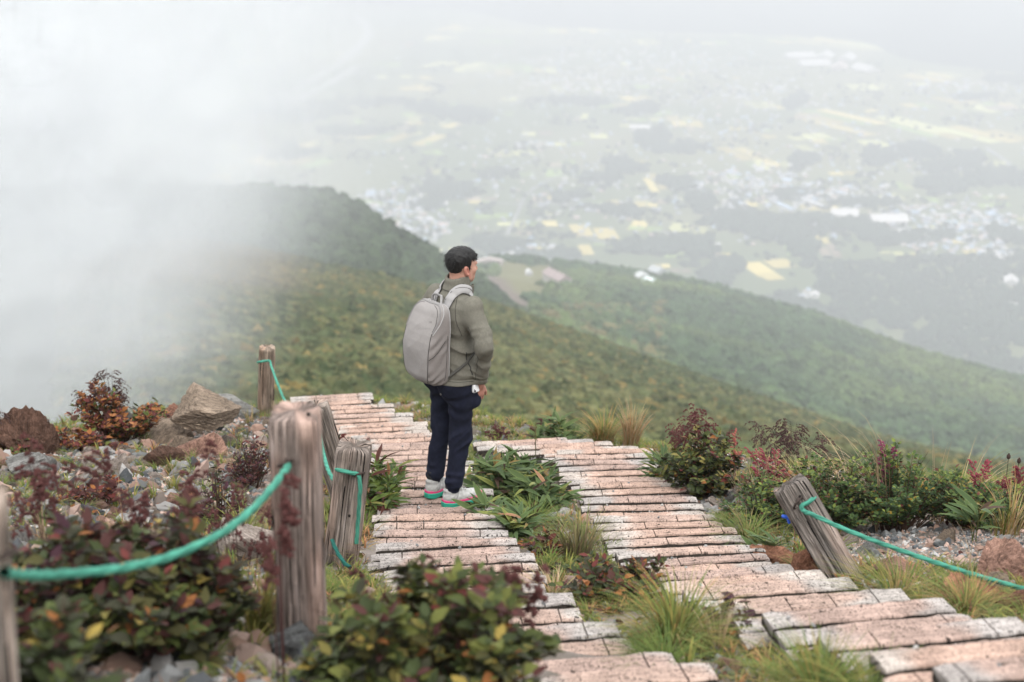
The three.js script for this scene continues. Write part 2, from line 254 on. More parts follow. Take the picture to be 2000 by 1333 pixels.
function plankGeo(seed, W, D, H) {
  const r = rng(seed), cuts = []; let q = -W / 2 + 0.08 + r() * 0.1; while (q < W / 2 - 0.06) { cuts.push([q, r() < 0.36 ? 0.01 : 0.0018]); q += 0.12 + r() * 0.22; }
  const xs = new Set(); for (let i = 0; i <= 26; i++) xs.add(-W / 2 + W * i / 26); for (const [c] of cuts) for (const e of [-0.004, -0.0022, 0, 0.0022, 0.004]) xs.add(c + e);
  const X = [...xs].filter((x) => x >= -W / 2 && x <= W / 2).sort((a, b) => a - b);
  // cross-section loop (z across, y up), rounded top edges
  const e = 0.009, S = [[-D / 2, -H], [-D / 2, -H * 0.5], [-D / 2, -e * 1.1], [-D / 2, -e], [-D / 2 + e * 0.4, -e * 0.3], [-D / 2 + e, 0], [-D * 0.2, 0], [D * 0.1, 0], [D / 2 - e, 0], [D / 2 - e * 0.4, -e * 0.3], [D / 2, -e], [D / 2, -e * 1.1], [D / 2, -H * 0.5], [D / 2, -H]];
  const pos = [], uv = [], col = [], idx = [], n = S.length, ou = r() * 3, ov = r() * 3, mid = (r() - 0.5) * 0.2;
  X.forEach((x, i) => {
    let dip = 0; for (const [c, k] of cuts) if (Math.abs(x - c) < 0.0025) dip = Math.max(dip, k);
    const endk = Math.min(1, (W / 2 - Math.abs(x)) / 0.012), rag = 0.005 * noise(x * 22, seed, 1) + 0.004 * noise(x * 70, seed, 4);
    S.forEach(([z, y], j) => {
      const top = y > -H * 0.4; const wob = 0.0025 * noise(x * 16, z * 30, seed);
      pos.push(x, y + (top ? wob - dip - (1 - endk) * 0.005 : 0) - 0.006 * noise(x * 3, 0, seed + 5) , z + (Math.abs(z) > D * 0.4 ? rag * Math.sign(z) : 0));
      uv.push(x + ou, z - y + ov);
      const worn = sstep(0.36 - Math.abs(x - mid) + 0.1 * noise(x * 8, z * 14, seed), 0, 0.16); // trodden pink wood between pale ends
      const side = Math.abs(z) > D * 0.49 && y < -e * 1.05, c = side ? [0.07, 0.06, 0.052] : dip > 0.002 ? [0.13, 0.105, 0.09] : mixc([0.45, 0.42, 0.4], [0.47, 0.35, 0.3], worn), m = 1 + 0.08 * noise(x * 9, seed, z * 9); col.push(c[0] * m, c[1] * m, c[2] * m);  // side faces: grime plus the shade under plank edges, put into the colour
    });
    if (i) for (let j = 0; j < n; j++) { const a = (i - 1) * n + j, b = (i - 1) * n + (j + 1) % n, c = a + n, d = b + n; idx.push(a, c, b, b, c, d); }
  });
  const last = (X.length - 1) * n; for (let j = 1; j < n - 1; j++) { idx.push(0, j, j + 1); idx.push(last, last + j + 1, last + j); }
  let g = buf(pos, idx, { uv, color: col }); g = g.toNonIndexed(); g.computeVertexNormals(); return g;
}
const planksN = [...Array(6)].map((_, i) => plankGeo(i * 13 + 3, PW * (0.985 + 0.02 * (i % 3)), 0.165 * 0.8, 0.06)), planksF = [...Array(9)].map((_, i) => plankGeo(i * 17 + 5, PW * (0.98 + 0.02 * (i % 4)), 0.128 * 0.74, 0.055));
const stringMat = std(rgb(0.36, 0.34, 0.32), { map: plankTex, bumpMap: plankBump, bumpScale: 0.003 });
const gravelGeos = [0, 1, 2].map((s) => { const g = rockGeo(40 + s * 3, 2); g.scale(1.25, 0.8, 1.05); g.deleteAttribute('uv'); return g; });
const gravelMat = std(0xffffff, { roughness: 0.9, flatShading: true });
const stoneCols = [[0.16, 0.165, 0.165], [0.22, 0.22, 0.215], [0.3, 0.29, 0.28], [0.4, 0.38, 0.36], [0.1, 0.105, 0.11], [0.34, 0.22, 0.17], [0.42, 0.3, 0.25], [0.25, 0.2, 0.17]];
function walkway(P, label, cat) {
  const o = thing('wooden_walkway', label, cat, P[Math.floor(P.length / 2)].c.clone().setY(gy(P[Math.floor(P.length / 2)].c.x, P[Math.floor(P.length / 2)].c.z)));
  const r = rng(P.length * 77 + Math.round(P[0].c.x * 10)); let k = 0;
  const grit = [[], [], []], gc = [[], [], []];
  P.forEach((p, i) => {
    const st = new THREE.Group(); st.name = 'platform'; o.add(st);
    const PITCHP = p.pitch, PLD = p.near ? 0.165 * 0.8 : 0.128 * 0.74, planks = p.near ? planksN : planksF; const m = new THREE.Matrix4().makeBasis(p.u, UP, p.f); st.quaternion.setFromRotationMatrix(m).multiply(Q(v(1, 0, 0), -TILT)); st.position.copy(p.c).sub(o.position);
    for (let j = 0; j < p.n; j++) {
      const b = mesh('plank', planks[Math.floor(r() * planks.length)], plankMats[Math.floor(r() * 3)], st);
      b.position.set((r() - 0.5) * 0.03, (r() - 0.5) * 0.008, PITCHP * j + PLD / 2); b.rotation.set((r() - 0.5) * 0.03, (r() < 0.5 ? Math.PI : 0) + (r() - 0.5) * 0.02, (r() - 0.5) * 0.012);
      const dens = p.near ? 40 : -p.c.z > 8.2 ? 130 : 90;
      for (let q = 0; q < dens; q++) { const x = (r() - 0.5) * PW * 0.86 * (0.4 + 0.6 * r()), s = 0.003 + 0.0065 * r() * r(); const pt = v(x, (p.near ? -0.03 : -0.016) - 0.02 * r(), PITCHP * j + PLD - 0.004 + (PITCHP - PLD + 0.008) * r()).applyQuaternion(st.quaternion).add(st.position);
        const w = q % 3; grit[w].push(new THREE.Matrix4().compose(pt, Q(v(r(), r(), r()).normalize(), r() * 6), v(s, s, s))); const c = stoneCols[Math.floor(r() * 5)]; gc[w].push(rgb(...c)); }
      for (let q = 0; q < 2; q++) if (r() < 0.35) { const s = 0.006 + 0.009 * r(); const pt = v((r() - 0.5) * PW * 0.8, 0.004, PITCHP * j + PLD * r()).applyQuaternion(st.quaternion).add(st.position); grit[0].push(new THREE.Matrix4().compose(pt, Q(UP, r() * 6), v(s, s, s))); gc[0].push(rgb(...stoneCols[Math.floor(r() * 4)])); }
    }
    const len = p.n * PITCHP + 0.04;
    for (const s of [-1, 0, 1]) { const g = mesh('stringer', new THREE.BoxGeometry(0.055, 0.13, len), stringMat, st); g.position.set(s * (PW / 2 - 0.075), -0.128, len / 2 - 0.03); }
    const bed = mesh('gravel_bed', new THREE.BoxGeometry(PW * 0.8, 0.02, len - 0.05), std(rgb(0.1, 0.095, 0.088), { roughness: 1 }), st); bed.position.set(0, -0.056, len / 2 - 0.02); bed.castShadow = true;
  });
  grit.forEach((l, w) => inst('gravel', gravelGeos[w], gravelMat, l, o, gc[w]));
  return o;
}
const walkL = walkway(LP, 'stepped wooden plank walkway on the left, the one the hiker stands on', 'walkway');
const walkR = walkway(RP, 'stepped wooden plank walkway on the right, pink worn planks, nobody on it', 'walkway');
const onPath = (x, z) => { for (const P of [LP, RP]) for (const p of P) { const dx = x - p.c.x, dz = z - p.c.z, a = dx * p.u.x + dz * p.u.z, f = dx * p.f.x + dz * p.f.z; if (Math.abs(a) < PW * 0.53 && f > -0.05 && f < p.n * p.pitch) return true; } return false; };

// ------------------------------------------------------------------ the valley: fields, roads, woods, houses
{
  const r = rng(411);
  const fieldCols = { rice: [0.5, 0.41, 0.15], pale: [0.46, 0.46, 0.2], green: [0.22, 0.3, 0.09], soil: [0.3, 0.24, 0.17] };
  const fm = {};
  let lift = 0;
  const unit = new THREE.PlaneGeometry(1, 1, 1, 1); unit.rotateX(-Math.PI / 2);
  for (const k in fieldCols) fm[k] = [0.75, 1, 1.25].map((q) => std(rgb(...fieldCols[k].map((x) => x * q)), { roughness: 1 }));
  const field = (px, py, w, h, kind, skew = 0) => { // a few parallel plots side by side, seen at px, py within w x h pixels
    const A = valleyAt(px - w / 2, py), B = valleyAt(px + w / 2, py), C0 = valleyAt(px, py - h / 2), D0 = valleyAt(px, py + h / 2), W = A.distanceTo(B), H = C0.distanceTo(D0), n = Math.max(2, Math.round(W / 55)), rot = skew * 0.22 + 0.15 * (r() - 0.5), c = valleyAt(px, py);
    for (let i = 0; i < n; i++) { if (r() < 0.14) continue; lift = (lift + 1) % 12; const kk = r() < 0.78 ? kind : ['pale', 'green', 'rice'][Math.floor(r() * 3)], o = mesh('rice_field', unit, fm[kk][Math.floor(r() * 3)]); o.userData.kind = 'structure'; const hh = H * (0.45 + 0.6 * r()), dx = ((i + 0.5) / n - 0.5) * W, dz = (r() - 0.5) * H * 0.4; o.scale.set(W / n * (0.8 + 0.17 * r()), 1, hh); o.rotation.y = rot; o.position.set(c.x + dx * Math.cos(rot) + dz * Math.sin(rot), VY + 0.6 + lift * 0.12, c.z - dx * Math.sin(rot) + dz * Math.cos(rot)); }
  };
  for (const f of [[1505, 522, 110, 34, 'rice', 0.8], [1490, 545, 90, 14, 'rice', 1], [1160, 455, 90, 26, 'rice', 0.5], [1290, 440, 120, 20, 'rice', -1], [1130, 490, 60, 20, 'rice', 0.5], [1350, 450, 70, 14, 'rice'], [1280, 360, 40, 36, 'rice', 0.4], [1270, 395, 70, 14, 'soil'], [1450, 300, 60, 26, 'rice', 1.2], [1480, 325, 40, 18, 'pale'], [1640, 236, 130, 38, 'rice', 2], [1760, 250, 150, 34, 'pale', 2], [1900, 262, 150, 36, 'rice', 2], [1600, 270, 120, 18, 'pale', 1], [1700, 90, 200, 24, 'pale', 3], [1600, 82, 100, 14, 'rice', 3], [1820, 152, 100, 16, 'rice', 2], [1930, 210, 120, 20, 'pale'], [1590, 380, 60, 12, 'rice'], [1620, 405, 110, 10, 'rice'], [1480, 398, 50, 10, 'rice'], [1500, 380, 60, 8, 'green'], [1620, 492, 40, 24, 'soil'], [1605, 470, 30, 18, 'rice'], [1410, 500, 50, 10, 'soil'], [1290, 520, 40, 10, 'rice'], [1330, 530, 40, 10, 'soil'], [1180, 300, 60, 14, 'pale'], [1150, 270, 80, 16, 'pale'], [1330, 235, 60, 12, 'rice'], [1210, 245, 50, 10, 'pale'], [1000, 300, 90, 16, 'pale', 1], [760, 270, 200, 22, 'rice', -2], [560, 318, 160, 22, 'rice', -2], [640, 290, 150, 16, 'pale', -3], [460, 350, 120, 14, 'rice', -2], [850, 240, 120, 14, 'pale', -2], [930, 130, 200, 14, 'pale', -2], [960, 60, 220, 12, 'pale', -2], [1130, 60, 120, 10, 'pale'], [420, 185, 60, 8, 'pale'], [960, 420, 70, 18, 'green'], [1000, 440, 60, 14, 'pale'], [940, 395, 50, 14, 'rice'], [1060, 440, 60, 14, 'green'], [1100, 415, 70, 12, 'pale'], [1420, 345, 50, 10, 'green'], [1880, 365, 60, 12, 'green'], [1960, 440, 60, 12, 'green'], [1750, 556, 60, 12, 'green'], [1545, 480, 30, 40, 'green'], [1100, 385, 60, 12, 'rice'], [1060, 390, 40, 12, 'soil'], [1100, 340, 70, 14, 'green'], [1350, 390, 60, 14, 'pale'], [1700, 170, 90, 12, 'pale'], [1500, 210, 70, 10, 'pale']]) field(...f);
  for (let i = 0; i < 170; i++) { const px = 350 + r() * 1700, py = 60 + r() * 440, k = r(); field(px, py, 25 + r() * 45, 5 + r() * 9, k < 0.3 ? 'rice' : k < 0.6 ? 'pale' : k < 0.9 ? 'green' : 'soil', r() * 2 - 0.5); }
  // roads and the pale river bed
  const strip = (name, pts, width, mat) => {
    const c = new THREE.CatmullRomCurve3(pts.map(([x, y]) => valleyAt(x, y).setY(VY + 2.6))), n = 60, P = [], I = [], N = [];
    for (let i = 0; i <= n; i++) { const p = c.getPoint(i / n), t = c.getTangent(i / n), s = v(-t.z, 0, t.x).normalize(), w = width * (0.7 + 0.5 * Math.abs(noise(i * 0.35, width, 2))); P.push(p.x - s.x * w, p.y, p.z - s.z * w, p.x + s.x * w, p.y, p.z + s.z * w); N.push(0, 1, 0, 0, 1, 0); if (i < n) I.push(2 * i, 2 * i + 1, 2 * i + 2, 2 * i + 1, 2 * i + 3, 2 * i + 2); }
    const g = buf(P, I); g.setAttribute('normal', new THREE.Float32BufferAttribute(N, 3)); mesh(name, g, mat).userData.kind = 'structure';
  };
  const roadM = std(rgb(0.3, 0.3, 0.3), { roughness: 1 }), bedM = std(rgb(0.36, 0.36, 0.33), { roughness: 1 });
  strip('road', [[990, 460], [1010, 420], [1030, 380], [1070, 355], [1130, 330], [1190, 310], [1225, 290]], 4.5, roadM);
  strip('road', [[960, 398], [1050, 402], [1160, 400], [1260, 392], [1400, 385]], 5, roadM);
  strip('road', [[1690, 365], [1740, 385], [1790, 420], [1900, 450]], 7, roadM);
  strip('road', [[1925, 288], [1960, 312], [1990, 338], [2060, 380]], 7, roadM);
  strip('road', [[1280, 450], [1330, 470], [1200, 480], [1130, 460]], 4, roadM);
  strip('river_bed', [[330, 270], [440, 225], [540, 190], [620, 150], [680, 110], [720, 60], [690, 30]], 24, bedM);
  strip('river_bed', [[400, 250], [520, 215], [640, 165], [700, 130]], 26, bedM);
  strip('quarry_track', [[1925, 570], [1945, 580], [1970, 592], [2000, 600]], 13, bedM);
  // woods between the fields
  const L = [[], [], []], C = [[], [], []], m = new THREE.Matrix4(); let k = 0;
  const tree = (px, py, s) => { const p = valleyAt(px, py), h = s * (0.7 + 0.6 * r()), w = k++ % 3; m.compose(v(p.x, p.y + h * 0.5, p.z), Q(UP, r() * 6), v(h, h * (0.9 + 0.5 * r()), h)); L[w].push(m.clone()); const b = 0.7 + 0.6 * r(); C[w].push(rgb(0.04 * b, 0.062 * b, 0.034 * b)); };
  const wood = (cx, cy, rx, ry, n, s = 7.5) => { const B = [...Array(5)].map(() => [cx + rx * (r() * 1.5 - 0.75), cy + ry * (r() * 1.1 - 0.55), rx * (0.3 + 0.4 * r()), ry * (0.35 + 0.5 * r())]); for (let i = 0; i < n * 1.2; i++) { const b = B[i % 5], a = r() * 6.283, d = Math.sqrt(r()), e = 0.8 + 0.5 * noise(Math.cos(a) * 3 + cx, Math.sin(a) * 3, cy + i % 5); tree(b[0] + b[2] * d * Math.cos(a) * e, b[1] + b[3] * d * Math.sin(a) * e, s); } };
  const wood0 = (cx, cy, rx, ry, n, s = 6.5) => { for (let i = 0; i < n; i++) { const a = r() * 6.283, d = Math.sqrt(r()), e = 0.75 + 0.35 * noise(Math.cos(a) * 2 + cx, Math.sin(a) * 2, cy); tree(cx + rx * d * Math.cos(a) * e, cy + ry * d * Math.sin(a) * e, s); } };
  for (const q of [[1260, 213, 45, 13, 170], [1305, 278, 62, 24, 420], [1215, 328, 65, 16, 300], [1170, 348, 50, 10, 150], [1215, 412, 55, 11, 200], [1105, 388, 40, 12, 130], [1330, 362, 40, 18, 200], [1370, 400, 30, 25, 240], [1320, 482, 100, 19, 620], [1480, 438, 95, 30, 900], [1540, 380, 40, 14, 160], [1415, 535, 50, 28, 420], [1572, 486, 36, 24, 320], [1780, 298, 90, 24, 500], [1850, 320, 70, 20, 300], [1900, 365, 110, 28, 600], [1575, 320, 30, 18, 160], [1700, 400, 60, 10, 140], [1650, 440, 60, 14, 220], [1750, 460, 90, 18, 360], [960, 480, 60, 14, 200], [1080, 500, 60, 12, 180], [890, 370, 60, 24, 320], [830, 400, 40, 14, 160], [1000, 340, 50, 14, 130], [560, 300, 60, 14, 140], [680, 260, 90, 14, 220], [900, 220, 110, 18, 300], [600, 220, 110, 22, 260], [1110, 200, 80, 10, 150], [1560, 200, 30, 16, 120], [1960, 155, 60, 14, 160], [1900, 190, 60, 8, 90], [1500, 590, 60, 14, 260], [1980, 460, 60, 18, 260], [1550, 430, 60, 10, 140], [700, 200, 140, 10, 160]]) wood(...q);
  for (let i = 0; i < 9000; i++) { // the big wood at the right
    const px = 1380 + r() * 900, py = 500 + r() * 330; const edge = 590 - (px - 1520) * 0.16 + 26 * noise(px / 60, 3, 1) + 10 * noise(px / 16, 5, 2); if (py < edge - (px > 1600 ? 40 : 0)) continue; if (noise(px / 45, py / 18, 4) > 0.55) continue; tree(px, py, 6);
  }
  for (let i = 0; i < 12000; i++) { const px = 350 + r() * 1700, py = 70 + r() * 470; if (noise(px / 50, py / 14, 9) + 0.5 * noise(px / 14, py / 5, 5) > 0.3) tree(px, py, 5.5); }
  const g = new THREE.Group(); g.name = 'valley_woods'; tag(g, 'patches of dark woods between the fields of the valley', 'woods', null, 'stuff'); scene.add(g);
  L.forEach((l, w) => inst('foliage', clumps[w], clumpMat, l, g, C[w]));
  // houses
  const roofs = [[0.5, 0.5, 0.52], [0.4, 0.42, 0.46], [0.6, 0.58, 0.56], [0.36, 0.38, 0.42], [0.5, 0.4, 0.36], [0.4, 0.5, 0.62]];
  const hm = roofs.map((c) => std(rgb(...c), { roughness: 0.7 })), wallM = std(rgb(0.68, 0.67, 0.64));
  const roofGeo = () => { const s = new THREE.Shape(); s.moveTo(-0.56, 0); s.lineTo(0, 0.42); s.lineTo(0.56, 0); s.lineTo(0.56, -0.05); s.lineTo(-0.56, -0.05); s.closePath(); const g = new THREE.ExtrudeGeometry(s, { depth: 1.12, bevelEnabled: false }); g.translate(0, 0, -0.56); return g; };
  const bodyG = new THREE.BoxGeometry(1, 1, 1), roofG = roofGeo();
  const house = (px, py, w, d, h, ri, label, group, cat = 'house') => {
    const p = valleyAt(px, py), o = thing(cat === 'house' ? 'house' : 'valley_building', label, cat, p, group); o.rotation.y = r() * 0.9 - 0.45 + (r() < 0.5 ? Math.PI / 2 : 0);
    const b = mesh('wall', bodyG, wallM, o); b.scale.set(w, h, d); b.position.y = h / 2;
    const f = mesh('roof', roofG, hm[ri], o); f.scale.set(w, w * 0.75, d); f.position.y = h + 0.05 * w * 0.75;
  };
  for (const [cx, cy, rx, ry, n, label, group] of [
    [770, 398, 75, 26, 34, 'small pale house in the village left of the hiker, below the dark spur', 'houses of the village left of the hiker'],
    [835, 450, 50, 26, 26, 'small pale house in the village just beyond the spur, near the hiker\'s head', 'houses by the hiker\'s head'],
    [1235, 118, 170, 20, 44, 'tiny whitish house in the hazy far town at the top', 'houses of the far town'],
    [1180, 165, 130, 20, 34, 'tiny whitish house in the haze below the far town', 'houses below the far town'],
    [1500, 185, 90, 20, 26, 'tiny pale house between the greenhouses and the yellow fields', 'houses near the greenhouses'],
    [1445, 352, 110, 22, 38, 'small pale house in the hamlet at the middle of the valley', 'houses of the middle hamlet'],
    [1425, 405, 40, 10, 12, 'small pale house below the middle hamlet by the round wood', 'houses below the middle hamlet'],
    [1560, 378, 90, 18, 20, 'small pale house along the straight road right of the middle hamlet', 'houses along the straight road'],
    [1850, 445, 120, 32, 40, 'small bright house in the village at the right, above the large wood', 'houses of the right village'],
    [1960, 490, 40, 20, 12, 'small bright house at the right edge above the large wood', 'houses at the right edge'],
    [1880, 172, 100, 14, 24, 'tiny pale house in the hazy town at the upper right', 'houses of the upper right town'],
    [1565, 576, 36, 8, 7, 'small white house by the wood under the ridge line', 'houses under the ridge line'],
    [1030, 492, 50, 16, 10, 'small pale house right of the hiker\'s face among trees', 'houses right of the hiker\'s face'],
    [1040, 285, 40, 8, 8, 'tiny white house in the haze left of the curving road', 'houses left of the curving road']]) {
    for (let i = 0; i < n; i++) { const a = r() * 6.283, d = Math.sqrt(r()), px = cx + rx * d * Math.cos(a), py = cy + ry * d * Math.sin(a), s = 7 + r() * 7 + (r() < 0.1 ? 10 : 0); house(px, py, s * (0.7 + 0.3 * r()), s, 5 + r() * 3, Math.floor(Math.pow(r(), 1.5) * 6), label, group); }
  }
  { // the many smaller houses of the same towns
    const S = [], C = [], mm = new THREE.Matrix4(), hg = mergeGeometries([new THREE.BoxGeometry(1, 0.6, 1).translate(0, 0.3, 0).toNonIndexed(), roofG.clone().scale(1, 0.75, 1).translate(0, 0.61, 0)].map((g) => { const q = g.index ? g.toNonIndexed() : g; q.deleteAttribute('uv'); return q; }));
    for (const [cx, cy, rx, ry, n] of [[780, 410, 100, 50, 90], [1240, 120, 220, 30, 130], [1180, 170, 170, 30, 90], [1450, 360, 150, 40, 90], [1560, 380, 130, 26, 60], [1850, 445, 150, 46, 130], [1880, 175, 120, 24, 60], [1480, 195, 140, 26, 60], [1010, 490, 90, 24, 20], [1680, 395, 80, 24, 40], [620, 100, 260, 60, 50], [1000, 180, 160, 40, 40], [1390, 250, 120, 24, 40], [1350, 300, 420, 190, 500], [1700, 300, 330, 170, 300], [1240, 130, 300, 70, 200], [950, 330, 240, 120, 120], [1880, 450, 180, 50, 160]]) for (let i = 0; i < n; i++) { const a = r() * 6.283, d = Math.sqrt(r()), p = valleyAt(cx + rx * d * Math.cos(a), cy + ry * d * Math.sin(a)), k = 5.5 + 6 * r() * r() + 2 * r(); mm.compose(p, Q(UP, r() * 3), v(k, k * 0.8, k * (0.9 + 0.6 * r()))); S.push(mm.clone()); const c = roofs[Math.floor(r() * 6)]; C.push(rgb(...c)); }
    tag(inst('small_houses', hg, std(0xffffff, { roughness: 0.8 }), S, null, C), 'the many smaller houses scattered through the valley towns', 'houses');
  }
  house(1250, 20 + 235, 26, 60, 10, 2, 'large white building left of the dark round wood in the valley', null, 'building');
  house(1535, 408, 14, 70, 6, 5, 'long blue-roofed hall beside the yellow strip field', null, 'building');
  house(1590, 400, 12, 90, 6, 0, 'long pale hall right of the blue-roofed one', null, 'building');
  house(1650, 425, 40, 60, 8, 2, 'big pale flat building in front of the right village', null, 'building');
  house(1735, 436, 44, 80, 8, 2, 'widest pale hall at the left end of the right village', null, 'building');
  house(1975, 555, 26, 34, 8, 2, 'white building alone in the large wood at the right edge', null, 'building');
  for (let i = 0; i < 6; i++) house([1562, 1612, 1655, 1590, 1640, 1690][i], [113, 112, 116, 128, 134, 138][i], 60, 120, 5, i === 4 ? 4 : 2, ['first long white greenhouse from the left in the far row', 'second long white greenhouse of the far row, beside the first', 'third long white greenhouse at the right end of the far row', 'pale greenhouse in front of the first two', 'reddish long shed in front of the white greenhouses', 'pale shed right of the reddish one'][i], null, 'greenhouse');
  house(1770, 65, 40, 120, 10, 2, 'pale long building at the foot of the dark far mountain', null, 'building');
  house(1815, 72, 70, 70, 16, 2, 'bright tall building at the foot of the dark far mountain', null, 'building');
}
// buildings on the ridge
{
  const put = (name, px, py, Zt, w, d, h, rot, wall, roof, label, pitch = 0.5) => {
    const u = (px - 800) / 1700; let best = null, bd = 1e9; for (let t = 0; t <= 1; t += 0.01) { const s = hillB.sample(clamp(u, 0, 0.999), Math.min(t, 0.999)), q = toPix(s.p); const e = Math.abs(q[1] - py); if (e < bd) { bd = e; best = s.p; } }
    const o = thing(name, label, 'building', best); o.rotation.y = rot;
    const b = mesh('wall', new THREE.BoxGeometry(w, h + 6, d), std(rgb(...wall)), o); b.position.y = h / 2 - 3;
    const s = new THREE.Shape(); s.moveTo(-w * 0.55, 0); s.lineTo(0, w * pitch); s.lineTo(w * 0.55, 0); s.lineTo(w * 0.55, -0.4); s.lineTo(-w * 0.55, -0.4); s.closePath();
    const g = new THREE.ExtrudeGeometry(s, { depth: d * 1.1, bevelEnabled: false }); g.translate(0, h + 0.41, -d * 0.55); mesh('roof', g, std(rgb(...roof), { roughness: 0.6 }), o);
    for (let i = 0; i < 3; i++) { const wd = mesh('window', new THREE.BoxGeometry(w * 0.14, h * 0.35, 0.3), std(rgb(0.06, 0.07, 0.08), { roughness: 0.3 }), o); wd.position.set((i - 1) * w * 0.28, h * 0.55, d / 2 + 0.1); }
  };
  put('lift_station', 1088, 553, 0, 12, 26, 6, 0.5, [0.42, 0.4, 0.38], [0.26, 0.2, 0.19], 'brown-roofed lift station in the tan clearing right of the hiker', 0.35);
  put('hut', 956, 522, 0, 24, 8, 5, 0.1, [0.38, 0.34, 0.32], [0.34, 0.29, 0.27], 'long low pale building just right of the hiker\'s face', 0.12);
  put('hut', 1033, 537, 0, 5, 4, 3, 0.6, [0.55, 0.55, 0.55], [0.55, 0.55, 0.55], 'tiny white hut alone in the middle of the tan clearing');
  put('lodge', 1283, 543, 0, 11, 13, 7, 0.7, [0.45, 0.45, 0.44], [0.36, 0.38, 0.38], 'white lodge on the ridge, the taller of two', 0.4);
  put('lodge', 1254, 549, 0, 11, 11, 4.5, 0.2, [0.42, 0.42, 0.41], [0.42, 0.43, 0.42], 'low white lodge on the ridge, left of the taller one', 0.3);
  put('shed', 1268, 558, 0, 12, 8, 4, 1.0, [0.5, 0.56, 0.56], [0.6, 0.68, 0.66], 'small greenish shed in front of the two ridge lodges', 0.25);
}

// ------------------------------------------------------------------ the bank of mist drifting over the left slope
{
  const cm = new THREE.MeshPhysicalMaterial({ color: rgb(0.68, 0.695, 0.71), roughness: 1, specularIntensity: 0, vertexColors: true, transparent: true, opacity: 0.28, transmission: 0.5, side: THREE.DoubleSide });
  const o = thing('mist_cloud', 'white bank of mist hanging over the slope at the left', 'cloud', v(0, 0, 0)); o.name = 'cloud_bank'; o.userData.kind = 'stuff';
  const Zs = [24, 32, 42, 55, 72, 95, 125, 165, 215, 280, 370, 480];
  Zs.forEach((Z, n) => {
    const nx = 90, ny = 50, pos = [], col = [], idx = [];
    for (let j = 0; j <= ny; j++) for (let i = 0; i <= nx; i++) {
      const px = lerp(-900, 1100, i / nx), py = lerp(-500, 1150, j / ny);
      const wz = Z * (1 + 0.16 * fbm(px / 240 + n * 7, py / 240, n, 3)), p = at(px, py, wz);
      p.y = Math.min(p.y, CY - 0.5 + 0.02 * Z * 0); pos.push(p.x, p.y, p.z);
      let d;
      // dense at the left, ragged to the right
        const edge = 345 + 100 * sstep(640 - py, 0, 400) - 70 * sstep(py, 640, 900) + n * 7 + 120 * fbm(p.x / Z * 5 + n * 0.6, p.y / Z * 5, n * 0.35, 4);
        d = sstep(edge - px, -230 - n * 9, 210);
        d *= 0.72 + 0.35 * fbm(p.x / Z * 8, p.y / Z * 8, n * 1.7, 3);
      col.push(1, 1, 1, clamp(d, 0, 1));
      if (i < nx && j < ny) { const a = j * (nx + 1) + i; idx.push(a, a + nx + 1, a + 1, a + 1, a + nx + 1, a + nx + 2); }
    }
    const g = buf(pos, idx); g.setAttribute('color', new THREE.Float32BufferAttribute(col, 4)); mesh('veil', g, cm, o);
  });
}

// ------------------------------------------------------------------ rocks and gravel
const rockTex = dataTex(512, (a, b) => { const n = tn(a, b, 6, 1) * 0.35 + tn(a, b, 24, 2) * 0.3 + tn(a, b, 96, 3) * 0.35, f = tn(a, b, 200, 4); const k = 0.4 + 0.85 * n + (f > 0.78 ? -0.25 : 0) + (f < 0.14 ? 0.2 : 0); return [k, k * 0.985, k * 0.97]; }, true);
const rockBump = dataTex(512, (a, b) => { const n = tn(a, b, 10, 7) * 0.4 + tn(a, b, 40, 2) * 0.3 + tn(a, b, 128, 3) * 0.3; return [n, n, n]; });
function rockGeo(seed, detail = 14) { // broken along flat faces
  const r = rng(seed * 31 + 7), g0 = new THREE.IcosahedronGeometry(1, detail), P = g0.attributes.position, pl = [];
  for (let i = 0; i < 15; i++) { const d = v(r() * 2 - 1, (r() * 2 - 1) * 0.8, r() * 2 - 1).normalize(); pl.push([d, 0.46 + 0.46 * r()]); }
  const uv = [], d = v();
  for (let i = 0; i < P.count; i++) {
    d.fromBufferAttribute(P, i).normalize(); let k = 1.15, w = 0; pl.forEach(([n, h], q) => { const c = d.dot(n); if (c > 0.05 && h / c < k) { k = h / c; w = q; } });
    k += 0.035 * (hash3(w, seed, 1) - 0.5); // each face a little proud or sunk
    k *= 1 + 0.03 * noise(d.x * 5 + seed, d.y * 5, d.z * 5) + 0.045 * noise(d.x * 14, d.y * 14 + seed, d.z * 14) + 0.025 * noise(d.x * 30, d.y * 30 + seed, d.z * 30) - 0.05 * (Math.abs(noise(d.x * 2.2 + seed, d.y * 9 + d.x * 2, d.z * 2.2)) < 0.07 ? 1 : 0);
    P.setXYZ(i, d.x * k, d.y * k, d.z * k); uv.push(d.x * 1.4 + d.z * 0.5 + seed * 0.3, d.y * 1.6 + d.z * 0.9);
  }
  g0.setAttribute('uv', new THREE.Float32BufferAttribute(uv, 2)); return toCreasedNormals(g0, 0.45);
}
const rocks = [0, 1, 2, 3, 4, 5, 6].map((s) => rockGeo(s + 2));
const rubbleGeos = [rockGeo(21, 3), rockGeo(22, 3)];
const rockMat = new Map();
function rockM(c) { const k = c.join(); if (!rockMat.has(k)) rockMat.set(k, std(rgb(c[0] * 1.25, c[1] * 1.25, c[2] * 1.25), { map: rockTex, bumpMap: rockBump, bumpScale: 0.03, roughness: 0.92 })); return rockMat.get(k); }
const PINK = [0.40, 0.24, 0.185], TAN = [0.33, 0.26, 0.2], GREY = [0.26, 0.26, 0.25], BROWN = [0.13, 0.075, 0.055], ORANGE = [0.45, 0.22, 0.14], RED = [0.26, 0.13, 0.09], PALE = [0.42, 0.36, 0.32], BLUE = [0.2, 0.21, 0.215];
